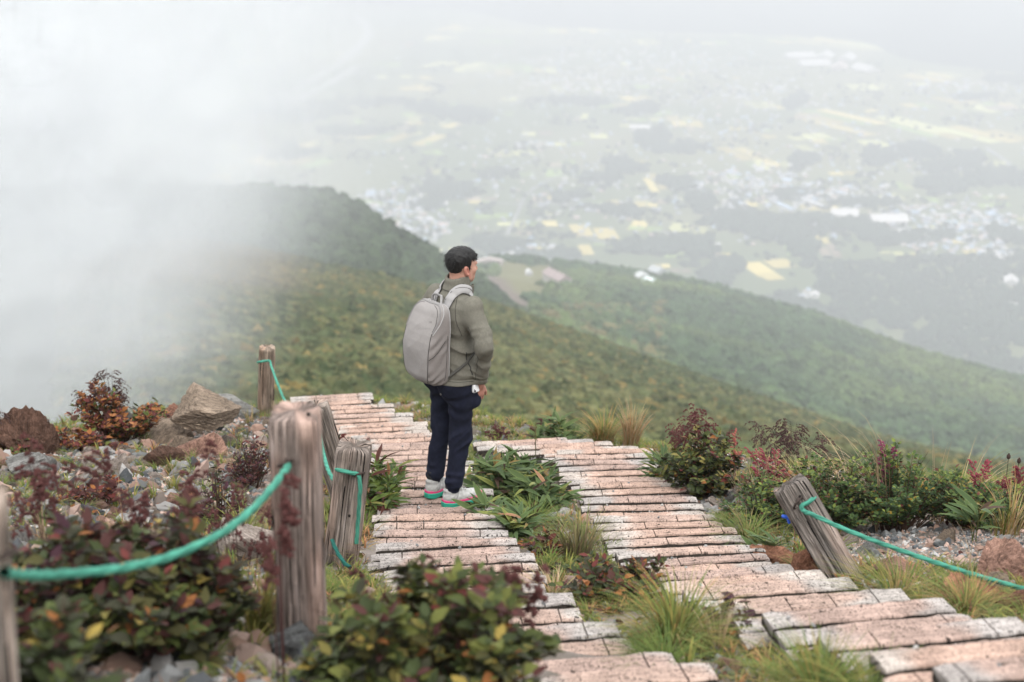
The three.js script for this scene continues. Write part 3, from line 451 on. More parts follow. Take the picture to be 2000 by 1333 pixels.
[
  [62, 888, 112, 84, BROWN, 'dark brown pointed boulder on the skyline at the far left', 0.25], [395, 808, 150, 26, TAN, 'large tan rock on the crest left of the far post', 0.4], [458, 818, 100, 34, GREY, 'grey slab on the crest against the far post', 0.1], [345, 848, 84, 52, RED, 'split red-brown rock below the tan crest rock', 0.4], [352, 815, 26, 20, ORANGE, 'small brick-red block on top of the split rock', 0.3], [315, 872, 130, 26, TAN, 'long flat slab below the split red-brown rock', 0], [376, 896, 84, 44, PINK, 'pink slanted rock in the gravel below the flat slab', -0.4], [352, 884, 60, 30, TAN, 'rounded tan rock between the flat slab and the pink slanted rock', 0.2], [213, 934, 86, 40, PALE, 'pale rounded rock in front of the orange-red bush', 0.1], [45, 926, 110, 50, GREY, 'grey rock at the left edge under the dark boulder', 0], [300, 908, 76, 34, BROWN, 'dull brown rock right of the pale rounded rock', 0.3], [475, 1096, 165, 80, PALE, 'big striped grey-pink rock behind the near sagging rope', -0.1], [518, 1018, 66, 50, PINK, 'pink rock left of the big front post', 0.5], [338, 988, 56, 28, PINK, 'low pink stone, left of two in the gravel', 0.2], [369, 988, 44, 24, ORANGE, 'low orange-pink stone, right of two in the gravel', -0.2], [35, 1076, 78, 40, GREY, 'grey rock low at the left edge behind the near bush', 0.2], [150, 960, 40, 24, PALE, 'whitish stone in the gravel at the left', 0.1], [270, 1010, 50, 26, PALE, 'pale stone in the gravel behind the near bush', 0.7], [205, 985, 44, 24, TAN, 'tan stone in the gravel left of the two pink ones', 0.2], [305, 1035, 44, 22, GREY, 'grey stone in the gravel above the near bush', 0.2], [420, 1020, 50, 24, TAN, 'tan flat stone between the rope and the gravel', 0.4], [440, 870, 36, 18, PALE, 'pale stone right of the pink slanted rock', 0.4], [470, 850, 34, 14, GREY, 'long thin grey stone below the far post', 0.1],
  [562, 1286, 116, 84, BLUE, 'blue-grey boulder at the foot of the big front post', 0.2], [640, 1310, 40, 20, PINK, 'small pink stone right of the blue-grey boulder', 0.2], [505, 1318, 36, 18, TAN, 'small tan stone left of the blue-grey boulder', 0.4],
  [1586, 1134, 100, 70, ORANGE, 'orange-pink rock under the leaning right post', 0.3], [1518, 1106, 96, 36, ORANGE, 'flat orange-pink rock left of the leaning post foot', -0.3], [1990, 1140, 125, 62, PINK, 'pinkish boulder at the right edge above the rope', 0.1], [1905, 1192, 140, 50, ORANGE, 'broad orange slab below the right rope', -0.1], [1960, 1165, 60, 32, TAN, 'tan rock in front of the pinkish boulder at the right edge', 0.3], [2005, 1200, 70, 46, RED, 'dark red rock at the right edge under the rope', 0.6], [1852, 1061, 44, 19, TAN, 'tan flat stone alone at the upper edge of the right gravel', 0], [1660, 1065, 44, 16, PALE, 'pale flat stone right of the leaning post', 0.1], [1700, 1083, 52, 22, GREY, 'grey stone right of the leaning post, beside the pale flat one', 0.3], [1760, 1130, 120, 26, PINK, 'flat pink slab in the grass right of the leaning post', 0.1], [1408, 972, 36, 28, GREY, 'grey stone, upper left of the pile beside the right walkway', 0.3], [1432, 988, 40, 34, GREY, 'largest grey stone of the pile beside the right walkway', 0.9], [1449, 966, 36, 24, BROWN, 'brown stone of the pile beside the right walkway', 0.2], [1398, 994, 44, 20, PALE, 'pale flat stone of the pile beside the right walkway', 0.1], [1376, 976, 30, 16, TAN, 'tan stone of the pile, nearest the right walkway', 0.4], [1418, 1008, 34, 18, PALE, 'pale front stone of the pile beside the right walkway', 0.6],
  [1045, 1008, 34, 28, RED, 'red-brown stone between the walkways', 0.2], [1019, 1014, 40, 24, GREY, 'grey stone between the walkways, left of the red-brown one', 0.5], [1145, 1262, 40, 18, GREY, 'grey stone in the shade under the red shrub between the walkways', 0.1], [1430, 1318, 50, 28, PINK, 'pink stone under the edge of the near right walkway', 0.4],
].forEach(([px, py, w, h, c, label, rot], i) => {
  const p = groundAt(px, py), q = toPix(p), s = q[2] / FPX, o = mesh('rock', rocks[i % 7], rockM(c));
  o.scale.set(w * s * 0.66, h * s * 0.95, w * s * 0.6); o.rotation.set(0.1 * Math.sin(i * 3), rot * 2 + i * 1.3, rot * 0.35); o.position.copy(p).add(v(0, h * s * 0.08, -w * s * 0.2)); tag(o, label, 'rock');
});
{
  const r = rng(909), L = [[], [], []], C = [[], [], []], m = new THREE.Matrix4(); let n = 0;
  const pave = [...LP, ...RP];
  for (let k = 0; k < 400000 && n < 90000; k++) {
    const z = -(3.6 + 12 * Math.pow(r(), 0.8)), x = (r() - 0.5) * 1.5 * -z; if (-z > crestD(x) + 0.6) continue;
    const y = gy(x, z), p = v(x, y, z), [px, py] = toPix(p); if (py > 1900) continue;
    let d = 0.12; const nn = fbm(x * 1.6, 4, z * 1.6, 3);
    if (px < 560) d = 0.62; if (px > 1620 && py > 1035 && py < 1130 + (px - 1620) * 0.2) d = 2.4; if (px > 1340 && px < 1470 && py > 940 && py < 1010) d = 0.9; if (px > 1840 && py > 1030) d = 0.9; if (py > 1270 && px < 760) d = 1;
    d *= 0.45 + 0.75 * sstep(nn, -0.25, 0.15); if (r() > d) continue;
    const big = r(); let s = 0.006 + 0.013 * r() + (big > 0.88 ? 0.026 * r() : 0) + (big > 0.98 ? 0.05 * r() : 0); if (px > 1620) s *= 0.5 + 0.1 * r();
    if (onPath(x, z)) continue; const w = n++ % 3; m.compose(p.add(v(0, s * 0.2, 0)), new THREE.Quaternion().setFromEuler(new THREE.Euler(r() * 0.8, r() * 6.28, r() * 0.8)), v(s * (0.8 + 0.7 * r()), s, s)); L[w].push(m.clone());
    const c = stoneCols[Math.floor(r() * 8)], b = (0.58 + 0.66 * r()) * (s > 0.03 ? 0.7 : 1); C[w].push(rgb(c[0] * b, c[1] * b, c[2] * b));
  }
  { const R = [[], []], RC = [[], []]; // broken rubble among the gravel at the left
    for (let k = 0; k < 700; k++) { const q = groundAt(r() * 560, 815 + r() * 260); if (-q.z > crestD(q.x) || onPath(q.x, q.z)) continue; const s = 0.025 + 0.07 * r() * r(), w = k % 2; m.compose(q.add(v(0, s * 0.1, 0)), new THREE.Quaternion().setFromEuler(new THREE.Euler(r() * 0.6, r() * 6.28, r() * 0.6)), v(s * 1.5, s * 0.8, s)); R[w].push(m.clone()); const c = [PINK, TAN, GREY, PALE, PALE, TAN][Math.floor(r() * 6)], b = 0.7 + 0.5 * r(); RC[w].push(rgb(c[0] * b, c[1] * b, c[2] * b)); }
    const g = new THREE.Group(); g.name = 'rubble'; tag(g, 'broken pieces of rock strewn between the larger rocks at the left', 'rubble', null, 'stuff'); scene.add(g); const rm = std(0xffffff, { map: rockTex, bumpMap: rockBump, bumpScale: 0.02, roughness: 0.92 }); R.forEach((l, w) => inst('stones', rubbleGeos[w], rm, l, g, RC[w])); }
  const g = new THREE.Group(); g.name = 'gravel'; tag(g, 'loose grey and pink gravel lying on the hilltop', 'gravel', null, 'stuff'); scene.add(g);
  L.forEach((l, w) => inst('pebbles', gravelGeos[w], gravelMat, l, g, C[w]));
}

// ------------------------------------------------------------------ weathered posts with rings, and the green ropes
const grain = dataTex(1024, (a, b) => { const g = tq(a + 0.006 * tn(a, b, 6, 8), b, 90, 5, 1) * 0.45 + tq(a, b, 220, 16, 2) * 0.35 + tn(a, b, 8, 3) * 0.3; const crack = tq(a + 0.012 * tn(a, b, 5, 5), b, 44, 3, 4); let k = 0.3 + 0.95 * g; if (crack > 0.78) k *= 0.3; return [k, k * 0.985, k * 0.965]; }, true);
const grainB = dataTex(1024, (a, b) => { const g = tq(a + 0.006 * tn(a, b, 6, 8), b, 90, 5, 1) * 0.5 + tq(a, b, 220, 16, 2) * 0.3; const crack = tq(a + 0.012 * tn(a, b, 5, 5), b, 44, 3, 4); let k = 0.3 + 0.6 * g; if (crack > 0.82) k -= 0.4; return [k, k, k]; });
function post(label, base, top, rad, seed, col, sq = 5) {
  base = base.clone().addScaledVector(top.clone().sub(base).normalize(), -0.2); // sunk into the soil
  const dir = top.clone().sub(base), len = dir.length(), o = thing('fence_post', label, 'post', base); o.quaternion.setFromUnitVectors(UP, dir.normalize());
  const na = 72, nh = 54, pos = [], uv = [], idx = [], r = rng(seed), color = [], cr = [...Array(7)].map(() => [r() * 6.283, 0.05 + 0.06 * r(), 0.35 + 0.65 * r(), r()]);
  for (let j = 0; j <= nh + 5; j++) for (let i = 0; i <= na; i++) {
    const a = i / na * 6.2831853, t = Math.min(j / nh, 1), cap = j > nh ? (j - nh) / 5 : 0, ca = Math.cos(a), sa = Math.sin(a);
    let rr = rad / Math.pow(Math.pow(Math.abs(ca), sq) + Math.pow(Math.abs(sa), sq), 1 / sq) * 0.93;
    const nz = (f, h) => noise(ca * f + seed, t * len * h, sa * f);
    rr *= 1 + 0.06 * nz(1.2, 1.5) + 0.05 * nz(6, 3) + 0.035 * nz(14, 4);
    let dark = 0; for (const [c, w, h, s0] of cr) { let d = Math.abs(a - c - 0.12 * noise(t * len * 5, s0 * 9, seed)); d = Math.min(d, 6.2831853 - d); const on = sstep(h + s0 * 0.4 - Math.abs(t - s0) * 1.4, 0.2, 0.5); const q = Math.max(0, 1 - d / w) * on; rr -= rad * 0.24 * q; dark = Math.max(dark, q); }
    rr *= 1 - 0.05 * Math.pow(t, 30); let y = t * len; if (cap) { rr *= 1 - cap; y += 0.004 * Math.sin(cap * 1.57) + 0.012 * noise(ca * rr * 40, seed, sa * rr * 40); } else y += (t > 0.9 ? (t - 0.9) * 10 * 0.014 * noise(ca * 4, seed, sa * 4) : 0);
    pos.push(ca * rr, y, sa * rr); uv.push(i / na * Math.max(1, Math.round(rad * 16)), (cap ? y + cap * rad : y) * 1.2);
    const k = (0.85 + 0.35 * nz(2, 2)) * (t > 0.96 ? 1.12 : 1), warm = sstep(nz(1.6, 2.5), -0.2, 0.4); color.push(k * lerp(col[0], col[0] * 1.06, warm), k * lerp(col[1], col[1] * 0.95, warm), k * lerp(col[2], col[2] * 0.9, warm));
    if (i < na && j < nh + 5) { const q = j * (na + 1) + i; idx.push(q, q + na + 1, q + 1, q + 1, q + na + 1, q + na + 2); }
  }
  mesh('trunk', buf(pos, idx, { uv, color }), std(rgb(1.55, 1.52, 1.5), { map: grain, bumpMap: grainB, bumpScale: 0.02, vertexColors: true, roughness: 0.95 }), o);
  o.userData.len = len; o.userData.rad = rad; return o;
}
const iron = std(rgb(0.05, 0.035, 0.03), { roughness: 0.6, metalness: 0.6 });
function ring(o, world, R = 0.028) { const g = mesh('ring', new THREE.TorusGeometry(R, 0.006, 8, 20), iron, o), p = o.worldToLocal(world.clone()); g.position.copy(p); g.rotation.set(1.1, 0.4, 0.3); const b = mesh('bolt', new THREE.CylinderGeometry(0.006, 0.006, 0.07, 8), iron, o); b.position.copy(p.clone().multiply(v(0.75, 1, 0.75))).add(v(0, 0.012, 0)); b.rotation.x = Math.PI / 2; }
const GW = [0.3, 0.265, 0.24];
const postF = post('thick blurred weathered post standing in front, in the left half', at(589, 1238, 5.4), at(576, 806, 5.02), 0.094, 11, [0.32, 0.265, 0.245]);
const postN = post('out of focus post cut by the left edge of the picture', at(-34, 1520, 3.4), at(-76, 985, 3.02), 0.088, 12, [0.24, 0.22, 0.2]);
const postD = post('thin cracked post on the crest, the farthest one', at(518, 832, 14.3), at(521, 679, 13.95), 0.082, 13, [0.28, 0.23, 0.19], 3);
const postM = post('short grey post with a rope tied round it, left of the hiker\'s feet', at(668, 1075, 7.95), at(692, 871, 7.75), 0.102, 14, [0.27, 0.235, 0.215]);
const postB = post('post leaning left behind the big front post', at(680, 1000, 9.7), at(616, 794, 9.25), 0.085, 15, [0.25, 0.22, 0.2], 4);
const postR = post('grey post leaning far to the left at the right side of the picture', at(1658, 1146, 7.55), at(1542, 946, 7.55), 0.1, 16, [0.21, 0.19, 0.178], 7);
scene.updateMatrixWorld(true);
const onFront = (px, py, o, k = 1.02) => { // a point on the visible face of a post at a pixel
  const b = o.position, ax = UP.clone().applyQuaternion(o.quaternion); let best = null, bd = 1e9;
  for (let Z = 2; Z < 16; Z += 0.004) { const p = at(px, py, Z), d = p.clone().sub(b), h = d.dot(ax), q = d.addScaledVector(ax, -h).length(); if (q <= o.userData.rad * k) { return p; } if (q < bd) { bd = q; best = p; } } return best; };
ring(postM, onFront(701, 927, postM), 0.03); ring(postR, onFront(1559, 984, postR), 0.034); ring(postF, onFront(556, 906, postF), 0.026); ring(postN, onFront(6, 1085, postN), 0.03);
for (const [o, x, y] of [[postR, 1563, 970], [postF, 602, 810], [postM, 682, 1008]]) { const k = mesh('knot_hole', new THREE.CylinderGeometry(0.007, 0.007, 0.01, 10), std(rgb(0.02, 0.017, 0.015)), o); k.position.copy(o.worldToLocal(onFront(x, y, o, 0.98))); k.rotation.x = Math.PI / 2; }
const ropeBump = dataTex(128, (a, b) => { const n = tn(a, b, 32, 1); return [n, n, n]; });
const ropeD = std(rgb(0.012, 0.09, 0.075), { roughness: 0.85, vertexColors: true });
const ropeM = std(rgb(0.05, 0.25, 0.185), { roughness: 0.75, bumpMap: ropeBump, bumpScale: 0.002, vertexColors: true });
function rope(label, pts, rad, name = 'rope') { // three laid strands
  const c = new THREE.CatmullRomCurve3(pts, false, 'centripetal'), len = c.getLength(), n = Math.ceil(len / 0.008), nr = 15, fr = c.computeFrenetFrames(n, false), pos = [], idx = [], col = [], p = v();
  for (let i = 0; i <= n; i++) { const t = i / n, P = c.getPointAt(t), tw = t * len / (rad * 7.5) * 6.283;
    for (let j = 0; j < nr; j++) { const a = j / nr * 6.2831853, k = rad * (0.74 + 0.32 * Math.abs(Math.cos(1.5 * (a + tw / 3)))); p.copy(P).addScaledVector(fr.normals[i], Math.cos(a) * k).addScaledVector(fr.binormals[i], Math.sin(a) * k); pos.push(p.x, p.y, p.z); const m = 0.9 + 0.25 * noise(t * len * 40, j, 3) - 0.25 * sstep(noise(t * len * 7, j * 0.4, 9), 0.2, 0.6); col.push(m * 1.25, m, m * 0.97); }
    if (i) for (let j = 0; j < nr; j++) { const a = (i - 1) * nr + j, b = (i - 1) * nr + (j + 1) % nr; idx.push(a, b, a + nr, b, b + nr, a + nr); } }
  return tag(mesh(name, buf(pos, idx, { color: col }), ropeM), label, 'rope');
}
const wrap = (o, h, rad, a0, a1, n = 10) => [...Array(n + 1)].map((_, i) => { const a = lerp(a0, a1, i / n); return o.localToWorld(v(Math.cos(a) * (o.userData.rad * 0.99 + rad), h + 0.01 * Math.sin(i), Math.sin(a) * (o.userData.rad * 0.99 + rad))); });
{
  const A = [[8, 1118], [22, 1121], [60, 1124], [120, 1122], [230, 1111], [330, 1088], [430, 1043], [500, 988], [545, 935], [563, 910]], nA = A.length;
  rope('thick turquoise rope sagging from the left edge post to the big front post', A.map(([x, y], i) => at(x, y, lerp(2.98, 4.98, i / (nA - 1)))), 0.0128);
  const h1 = postM.worldToLocal(at(660, 920, 7.75)).y;
  const R1 = [at(503, 708, 13.95), at(512, 706.5, 13.84), at(525, 705, 13.83), at(529, 715, 13.7), at(541, 748, 13), at(560, 790, 12), at(600, 830, 10.6), at(622, 842, 9.3), at(630, 880, 8.7), at(642, 922, 8.2), at(656, 946, 8.0)];
  rope('turquoise rope from the far crest post down to the short grey post', R1, 0.0118);
  rope('turquoise rope tied round the short grey post, its end hanging down', [...wrap(postM, h1, 0.013, -2.6 - 1.2, -2.6 - 3.6, 8).reverse().slice(0, 0), ...[[656, 917], [668, 920], [684, 924], [698, 927]].map(([x, y]) => onFront(x, y, postM, 1.16)), ...[[703, 945], [702, 975], [699, 1020], [696, 1062]].map(([x, y]) => onFront(x, y, postM, 1.3))], 0.0115);
  rope('dark short piece of rope in the plants under the short grey post', [at(648, 1056, 7.7), at(660, 1082, 7.6), at(672, 1100, 7.55), at(684, 1110, 7.5)], 0.011).material = ropeD;
  rope('turquoise rope running from the leaning right post down to the right edge', [onFront(1592, 972, postR, 1.1), onFront(1578, 982, postR, 1.2), onFront(1566, 990, postR, 1.28), onFront(1569, 997, postR, 1.3), at(1590, 1007, 7.3), at(1640, 1030, 7.25), at(1700, 1054, 7.15), at(1780, 1083, 7.0), at(1860, 1110, 6.85), at(1940, 1134, 6.7), at(2010, 1153, 6.55), at(2100, 1172, 6.4)], 0.0122);
  const bt = thing('plastic_tag', 'small bright blue plastic tag sticking out behind the leaning right post', 'tag', at(1536, 1010, 7.52)); const bm = std(rgb(0.02, 0.09, 0.5), { roughness: 0.4 });
  const b1 = mesh('strap', new THREE.CapsuleGeometry(0.011, 0.03, 4, 8), bm, bt); b1.rotation.z = 1.4; const b2 = mesh('flap', new THREE.CapsuleGeometry(0.009, 0.018, 4, 8), bm, bt); b2.position.set(0.014, -0.022, 0.004); b2.rotation.z = 0.35;
}

// ------------------------------------------------------------------ plants of the hilltop
function leafGeo(wid, fold, curl, serr, seed) { // from 0 to 1 along z, normal up
  const n = 6, pos = [], uv = [], idx = [];
  for (let i = 0; i <= n; i++) { const t = i / n, w = wid * Math.pow(Math.sin(Math.PI * Math.min(0.98, Math.pow(t, 0.8) * 0.97 + 0.02)), 0.85) * (1 + (i % 2 ? serr : -serr)), y = curl * t * t - 0.05 * t; pos.push(-w, y + fold * w, t, 0, y, t, w, y + fold * w + 0.02 * noise(i, seed, 1), t); uv.push(0, t, 0.5, t, 1, t); if (i) { const a = (i - 1) * 3; idx.push(a, a + 3, a + 1, a + 1, a + 3, a + 4, a + 1, a + 4, a + 2, a + 2, a + 4, a + 5); } }
  return buf(pos, idx, { uv });
}
const leafTex = dataTex(128, (a, b) => { const c = Math.abs(a - 0.5) * 2, vein = Math.abs(((b * 7 + c * 1.6) % 1) - 0.5) < 0.07 ? 0.12 : 0; const k = 0.86 + 0.16 * tn(a, b, 8) - (c < 0.07 ? -0.15 : 0) + vein - (tn(a, b, 24, 3) > 0.87 ? 0.25 : 0); return [k, k, k]; });
const sasaTex = dataTex(128, (a, b) => { const c = Math.abs(a - 0.5) * 2, e = c > 0.8 ? 1 : 0, k = 0.85 + 0.15 * tn(a, b, 30); return e ? [1.0, 0.95, 0.85] : [k * 0.55, k * 0.58, k * 0.5]; });
const leafM = (c, map = leafTex) => new THREE.MeshPhysicalMaterial({ color: c, map, roughness: 0.7, specularIntensity: 0.3, transmission: 0.28, side: THREE.DoubleSide });
const whiteLeaf = leafM(rgb(1, 1, 1)), whiteSasa = leafM(rgb(1, 1, 1), sasaTex), leafMats = new Map();
function leafMat(c, map) { const k = c.map((x) => x.toFixed(3)).join() + (map === sasaTex); if (!leafMats.has(k)) leafMats.set(k, leafM(rgb(...c), map)); return leafMats.get(k); }
const ovate = [leafGeo(0.30, 0.25, -0.18, 0.05, 1), leafGeo(0.34, 0.4, -0.3, 0.05, 2), leafGeo(0.27, 0.15, 0.12, 0.06, 3)];
const lance = [leafGeo(0.10, 0.35, -0.3, 0, 4), leafGeo(0.085, 0.25, -0.5, 0, 5), leafGeo(0.115, 0.3, -0.12, 0, 6)];
const tiny = [leafGeo(0.33, 0.2, -0.1, 0, 7)];
const stemM = std(rgb(0.075, 0.045, 0.032), { roughness: 0.9 }), greenStem = std(rgb(0.09, 0.1, 0.035), { roughness: 0.9 });
function tubeG(pts, r0, r1, n = 6, seg = 4) { // a tapering stem
  const c = pts.length > 2 ? new THREE.QuadraticBezierCurve3(pts[0], pts[1], pts[2]) : new THREE.LineCurve3(pts[0], pts[1]), pos = [], idx = [], A = v(), B = v();
  for (let i = 0; i <= n; i++) { const t = i / n, p = c.getPoint(t), d = c.getTangent(t); A.set(0.3, 0.1, 1).cross(d).normalize(); B.crossVectors(d, A); const r = lerp(r0, r1, t); for (let j = 0; j < seg; j++) { const a = j / seg * 6.283; pos.push(p.x + (A.x * Math.cos(a) + B.x * Math.sin(a)) * r, p.y + (A.y * Math.cos(a) + B.y * Math.sin(a)) * r, p.z + (A.z * Math.cos(a) + B.z * Math.sin(a)) * r); } if (i) for (let j = 0; j < seg; j++) { const a = (i - 1) * seg + j, b = (i - 1) * seg + (j + 1) % seg; idx.push(a, b, a + seg, b, b + seg, a + seg); } }
  return buf(pos, idx);
}
const EYE = camera.position;
function leafQuat(dir, up, r) { const z = dir.clone().normalize(), x = up.clone().cross(z); if (x.lengthSq() < 1e-4) x.set(1, 0, 0); x.normalize(); const y = z.clone().cross(x); return new THREE.Quaternion().setFromRotationMatrix(new THREE.Matrix4().makeBasis(x, y, z)).multiply(Q(v(0, 0, 1), (r() - 0.5) * 1.1)); }
function addLeaves(o, L, geos, cols, indiv, map, white) { // the leaves that show most are parts of their own, the rest one part
  const c0 = o.position; for (const l of L) { const w = l.p.clone().add(c0); l.k = w.distanceTo(EYE) * (1 + 0.02 * l.j) - 0.25 * l.out; }
  L.sort((a, b) => a.k - b.k); const m = new THREE.Matrix4(), rest = geos.map(() => []), rc = geos.map(() => []);
  L.forEach((l, i) => { if (i < indiv) { const e = mesh('leaf', geos[l.g], leafMat(cols[l.c], map), o); e.position.copy(l.p); e.quaternion.copy(l.q); e.scale.setScalar(l.s); } else { m.compose(l.p, l.q, v(l.s, l.s, l.s)); rest[l.g].push(m.clone()); const c = cols[l.c]; rc[l.g].push(rgb(c[0] * l.b, c[1] * l.b, c[2] * l.b)); } });
  rest.forEach((q, i) => { if (q.length) inst('foliage', geos[i], white, q, o, rc[i]); });
}
function shrub(s) {
  const r = rng(s.seed), o = thing(s.name || 'shrub', s.label, s.cat || 'shrub', s.base), L = [], tubes = [], stems = [], geos = s.geos || ovate;
  for (let i = 0; i < s.stems; i++) {
    const a = r() * 6.283, rho = Math.sqrt(r()) * 0.97, e = v(Math.cos(a) * rho * s.rx * (0.85 + 0.3 * r()), s.h * (Math.sqrt(1 - rho * rho * 0.8) * (0.72 + 0.45 * r())), Math.sin(a) * rho * s.rz); e.y *= 0.86 + 0.42 * noise(e.x * 6 + s.seed, 2, e.z * 6); const qq = e.x; e.x = qq; const b = v(Math.cos(a) * s.rx * 0.25 * r(), -0.03, Math.sin(a) * s.rz * 0.25 * r()), mid = v(lerp(b.x, e.x, 0.35), e.y * 0.62, lerp(b.z, e.z, 0.35));
    stems.push(new THREE.QuadraticBezierCurve3(b, mid, e)); tubes.push(tubeG([b, mid, e], s.sr || 0.005, 0.0012, 6, 4));
  }
  for (let i = 0; i < s.stems * 0.35; i++) { const c = stems[i % s.stems], e = c.getPoint(1), t = c.getTangent(1), q = e.clone().addScaledVector(t, s.h * (0.08 + 0.22 * r())).add(v((r() - 0.5) * 0.08, 0, (r() - 0.5) * 0.08)); tubes.push(tubeG([e, e.clone().lerp(q, 0.5).add(v(0, 0.01, 0)), q], 0.0016, 0.0007, 6, 4)); } // bare twigs
  mesh('stem', mergeGeometries(tubes), s.stemM || stemM, o);
  for (let i = 0; i < s.leaves; i++) {
    const c = stems[i % s.stems], t = 1 - 0.72 * Math.pow(r(), 1.4), p = c.getPoint(t), d = c.getTangent(t), a = r() * 6.283, side = v(Math.cos(a), 0.15 + 0.5 * r(), Math.sin(a)).addScaledVector(d, 0.5);
    p.addScaledVector(side, 0.012); const out = p.length() / Math.max(s.rx, s.h), hh = p.y / s.h;
    const up = v(0, 1, 0).addScaledVector(v(p.x, 0, p.z).normalize(), 0.35); side.y -= s.droop ?? 0.15;
    L.push({ p, q: leafQuat(side, up, r), s: s.size * (0.6 + 0.7 * r()), g: Math.floor(r() * geos.length), c: s.pick(hh, out, r, p), b: 0.8 + 0.4 * r(), j: r() * 4, out });
  }
  addLeaves(o, L, geos, s.cols, s.indiv || 0, s.map || leafTex, s.white || whiteLeaf);
  return o;
}
const PAL = [[0.042, 0.056, 0.018], [0.07, 0.088, 0.022], [0.13, 0.14, 0.033], [0.075, 0.026, 0.022], [0.13, 0.03, 0.025], [0.26, 0.10, 0.03], [0.3, 0.22, 0.05], [0.045, 0.045, 0.025], [0.05, 0.018, 0.026], [0.2, 0.17, 0.045], [0.35, 0.15, 0.06], [0.07, 0.065, 0.02]];
const choose = (r, list) => { let s = 0; for (const [, w] of list) s += w; let k = r() * s; for (const [i, w] of list) { k -= w; if (k <= 0) return i; } return list[0][0]; };
const G = (px, Z) => onGround(px, Z);

// near bushes, out of focus
shrub({ label: 'dark bush of maroon and green leaves at the lower left, nearest the camera', seed: 1, base: G(205, 4.95), rx: 0.47, rz: 0.4, h: 0.5, stems: 120, leaves: 4200, size: 0.054, cols: PAL, indiv: 300, pick: (h, o, r) => h > 0.75 ? choose(r, [[3, 3], [8, 1.5], [4, 0.8], [0, 2], [7, 3], [11, 3], [5, 0.5]]) : choose(r, [[0, 4], [1, 2.6], [7, 4.5], [3, 3], [2, 0.8], [8, 1], [5, 0.6], [6, 0.25], [11, 3.4], [9, 0.7], [4, 0.8]]) });
shrub({ label: 'dark green bush at the bottom left behind the edge post', seed: 2, base: G(20, 3.9), rx: 0.3, rz: 0.3, h: 0.42, stems: 50, leaves: 1500, size: 0.054, cols: PAL, indiv: 150, pick: (h, o, r) => choose(r, [[0, 5], [1, 3], [7, 3], [3, 1], [6, 0.4], [5, 0.4]]) });
shrub({ label: 'bush of yellow-green and dark leaves at the bottom centre, in front of the left walkway', seed: 3, base: G(865, 4.75), rx: 0.41, rz: 0.36, h: 0.5, stems: 100, leaves: 3800, size: 0.054, cols: PAL, indiv: 300, pick: (h, o, r) => choose(r, h > 0.8 ? [[0, 3], [1, 3], [3, 2], [2, 2], [4, 0.7]] : [[0, 3], [1, 4], [2, 2.4], [7, 2.4], [9, 1.6], [3, 1], [5, 0.4], [11, 3], [6, 0.3]]) });
shrub({ label: 'low green bush right of the foot of the big front post', seed: 4, base: G(735, 4.7), rx: 0.2, rz: 0.22, h: 0.28, stems: 40, leaves: 1300, size: 0.054, cols: PAL, indiv: 120, pick: (h, o, r) => choose(r, [[0, 3], [1, 4], [2, 2], [9, 1.5], [7, 2]]) });
shrub({ label: 'olive and maroon bush at the bottom left, right part, under the sagging rope', seed: 14, base: G(385, 5.1), rx: 0.2, rz: 0.3, h: 0.36, stems: 60, leaves: 1900, size: 0.054, cols: PAL, indiv: 200, pick: (h, o, r) => h > 0.75 ? choose(r, [[3, 3], [8, 1], [0, 2], [7, 3], [11, 2], [5, 0.6]]) : choose(r, [[0, 4], [1, 2], [7, 4], [11, 3], [3, 1.5], [2, 0.5], [9, 0.6], [5, 0.3]]) });
// crest and gravel, left
shrub({ label: 'orange-red bush on the left skyline, with green lower leaves', seed: 5, base: G(240, 11.9), rx: 0.46, rz: 0.3, h: 0.56, stems: 64, leaves: 2000, size: 0.046, cols: PAL, indiv: 120, pick: (h, o, r, p) => choose(r, [[4, 2], [5, 3.4], [10, 1.6], [3, 2], [1, p.y < 0.25 ? 4 : 1], [2, 1]]) });
shrub({ label: 'low red and orange bush left of the skyline bush', seed: 6, base: G(160, 11.6), rx: 0.32, rz: 0.25, h: 0.24, stems: 24, leaves: 520, size: 0.045, cols: PAL, indiv: 40, pick: (h, o, r) => choose(r, [[4, 3], [5, 3], [10, 1], [3, 2], [2, 1]]) });
shrub({ label: 'small yellow-green bush right of the orange-red skyline bush', seed: 7, base: G(302, 12.9), rx: 0.2, rz: 0.2, h: 0.27, stems: 16, leaves: 300, size: 0.045, cols: PAL, pick: (h, o, r) => choose(r, [[2, 4], [6, 1], [1, 2]]) });
shrub({ label: 'reddish low bush at the left edge below the dark boulder', seed: 8, base: G(10, 11.2), rx: 0.3, rz: 0.25, h: 0.22, stems: 18, leaves: 360, size: 0.045, cols: PAL, pick: (h, o, r) => choose(r, [[5, 2], [4, 2], [1, 3], [3, 2]]) });
shrub({ label: 'fine maroon bush left of the top of the big front post', seed: 9, base: G(492, 10.3), rx: 0.2, rz: 0.2, h: 0.42, stems: 60, leaves: 900, size: 0.026, cols: PAL, geos: tiny, pick: (h, o, r) => choose(r, [[3, 4], [8, 4], [4, 1], [7, 1]]) });
shrub({ label: 'low dark red bush in the gravel behind the near bush', seed: 10, base: G(195, 9.0), rx: 0.26, rz: 0.2, h: 0.16, stems: 20, leaves: 420, size: 0.036, cols: PAL, pick: (h, o, r) => choose(r, [[3, 4], [4, 2], [5, 2], [7, 1]]) });
shrub({ label: 'maroon-topped bush between the gravel and the rope, left of the front post', seed: 11, base: G(430, 8.6), rx: 0.26, rz: 0.2, h: 0.32, stems: 40, leaves: 700, size: 0.03, cols: PAL, pick: (h, o, r) => choose(r, [[3, 4], [8, 3], [7, 2], [0, 1.5], [2, 0.6]]) });
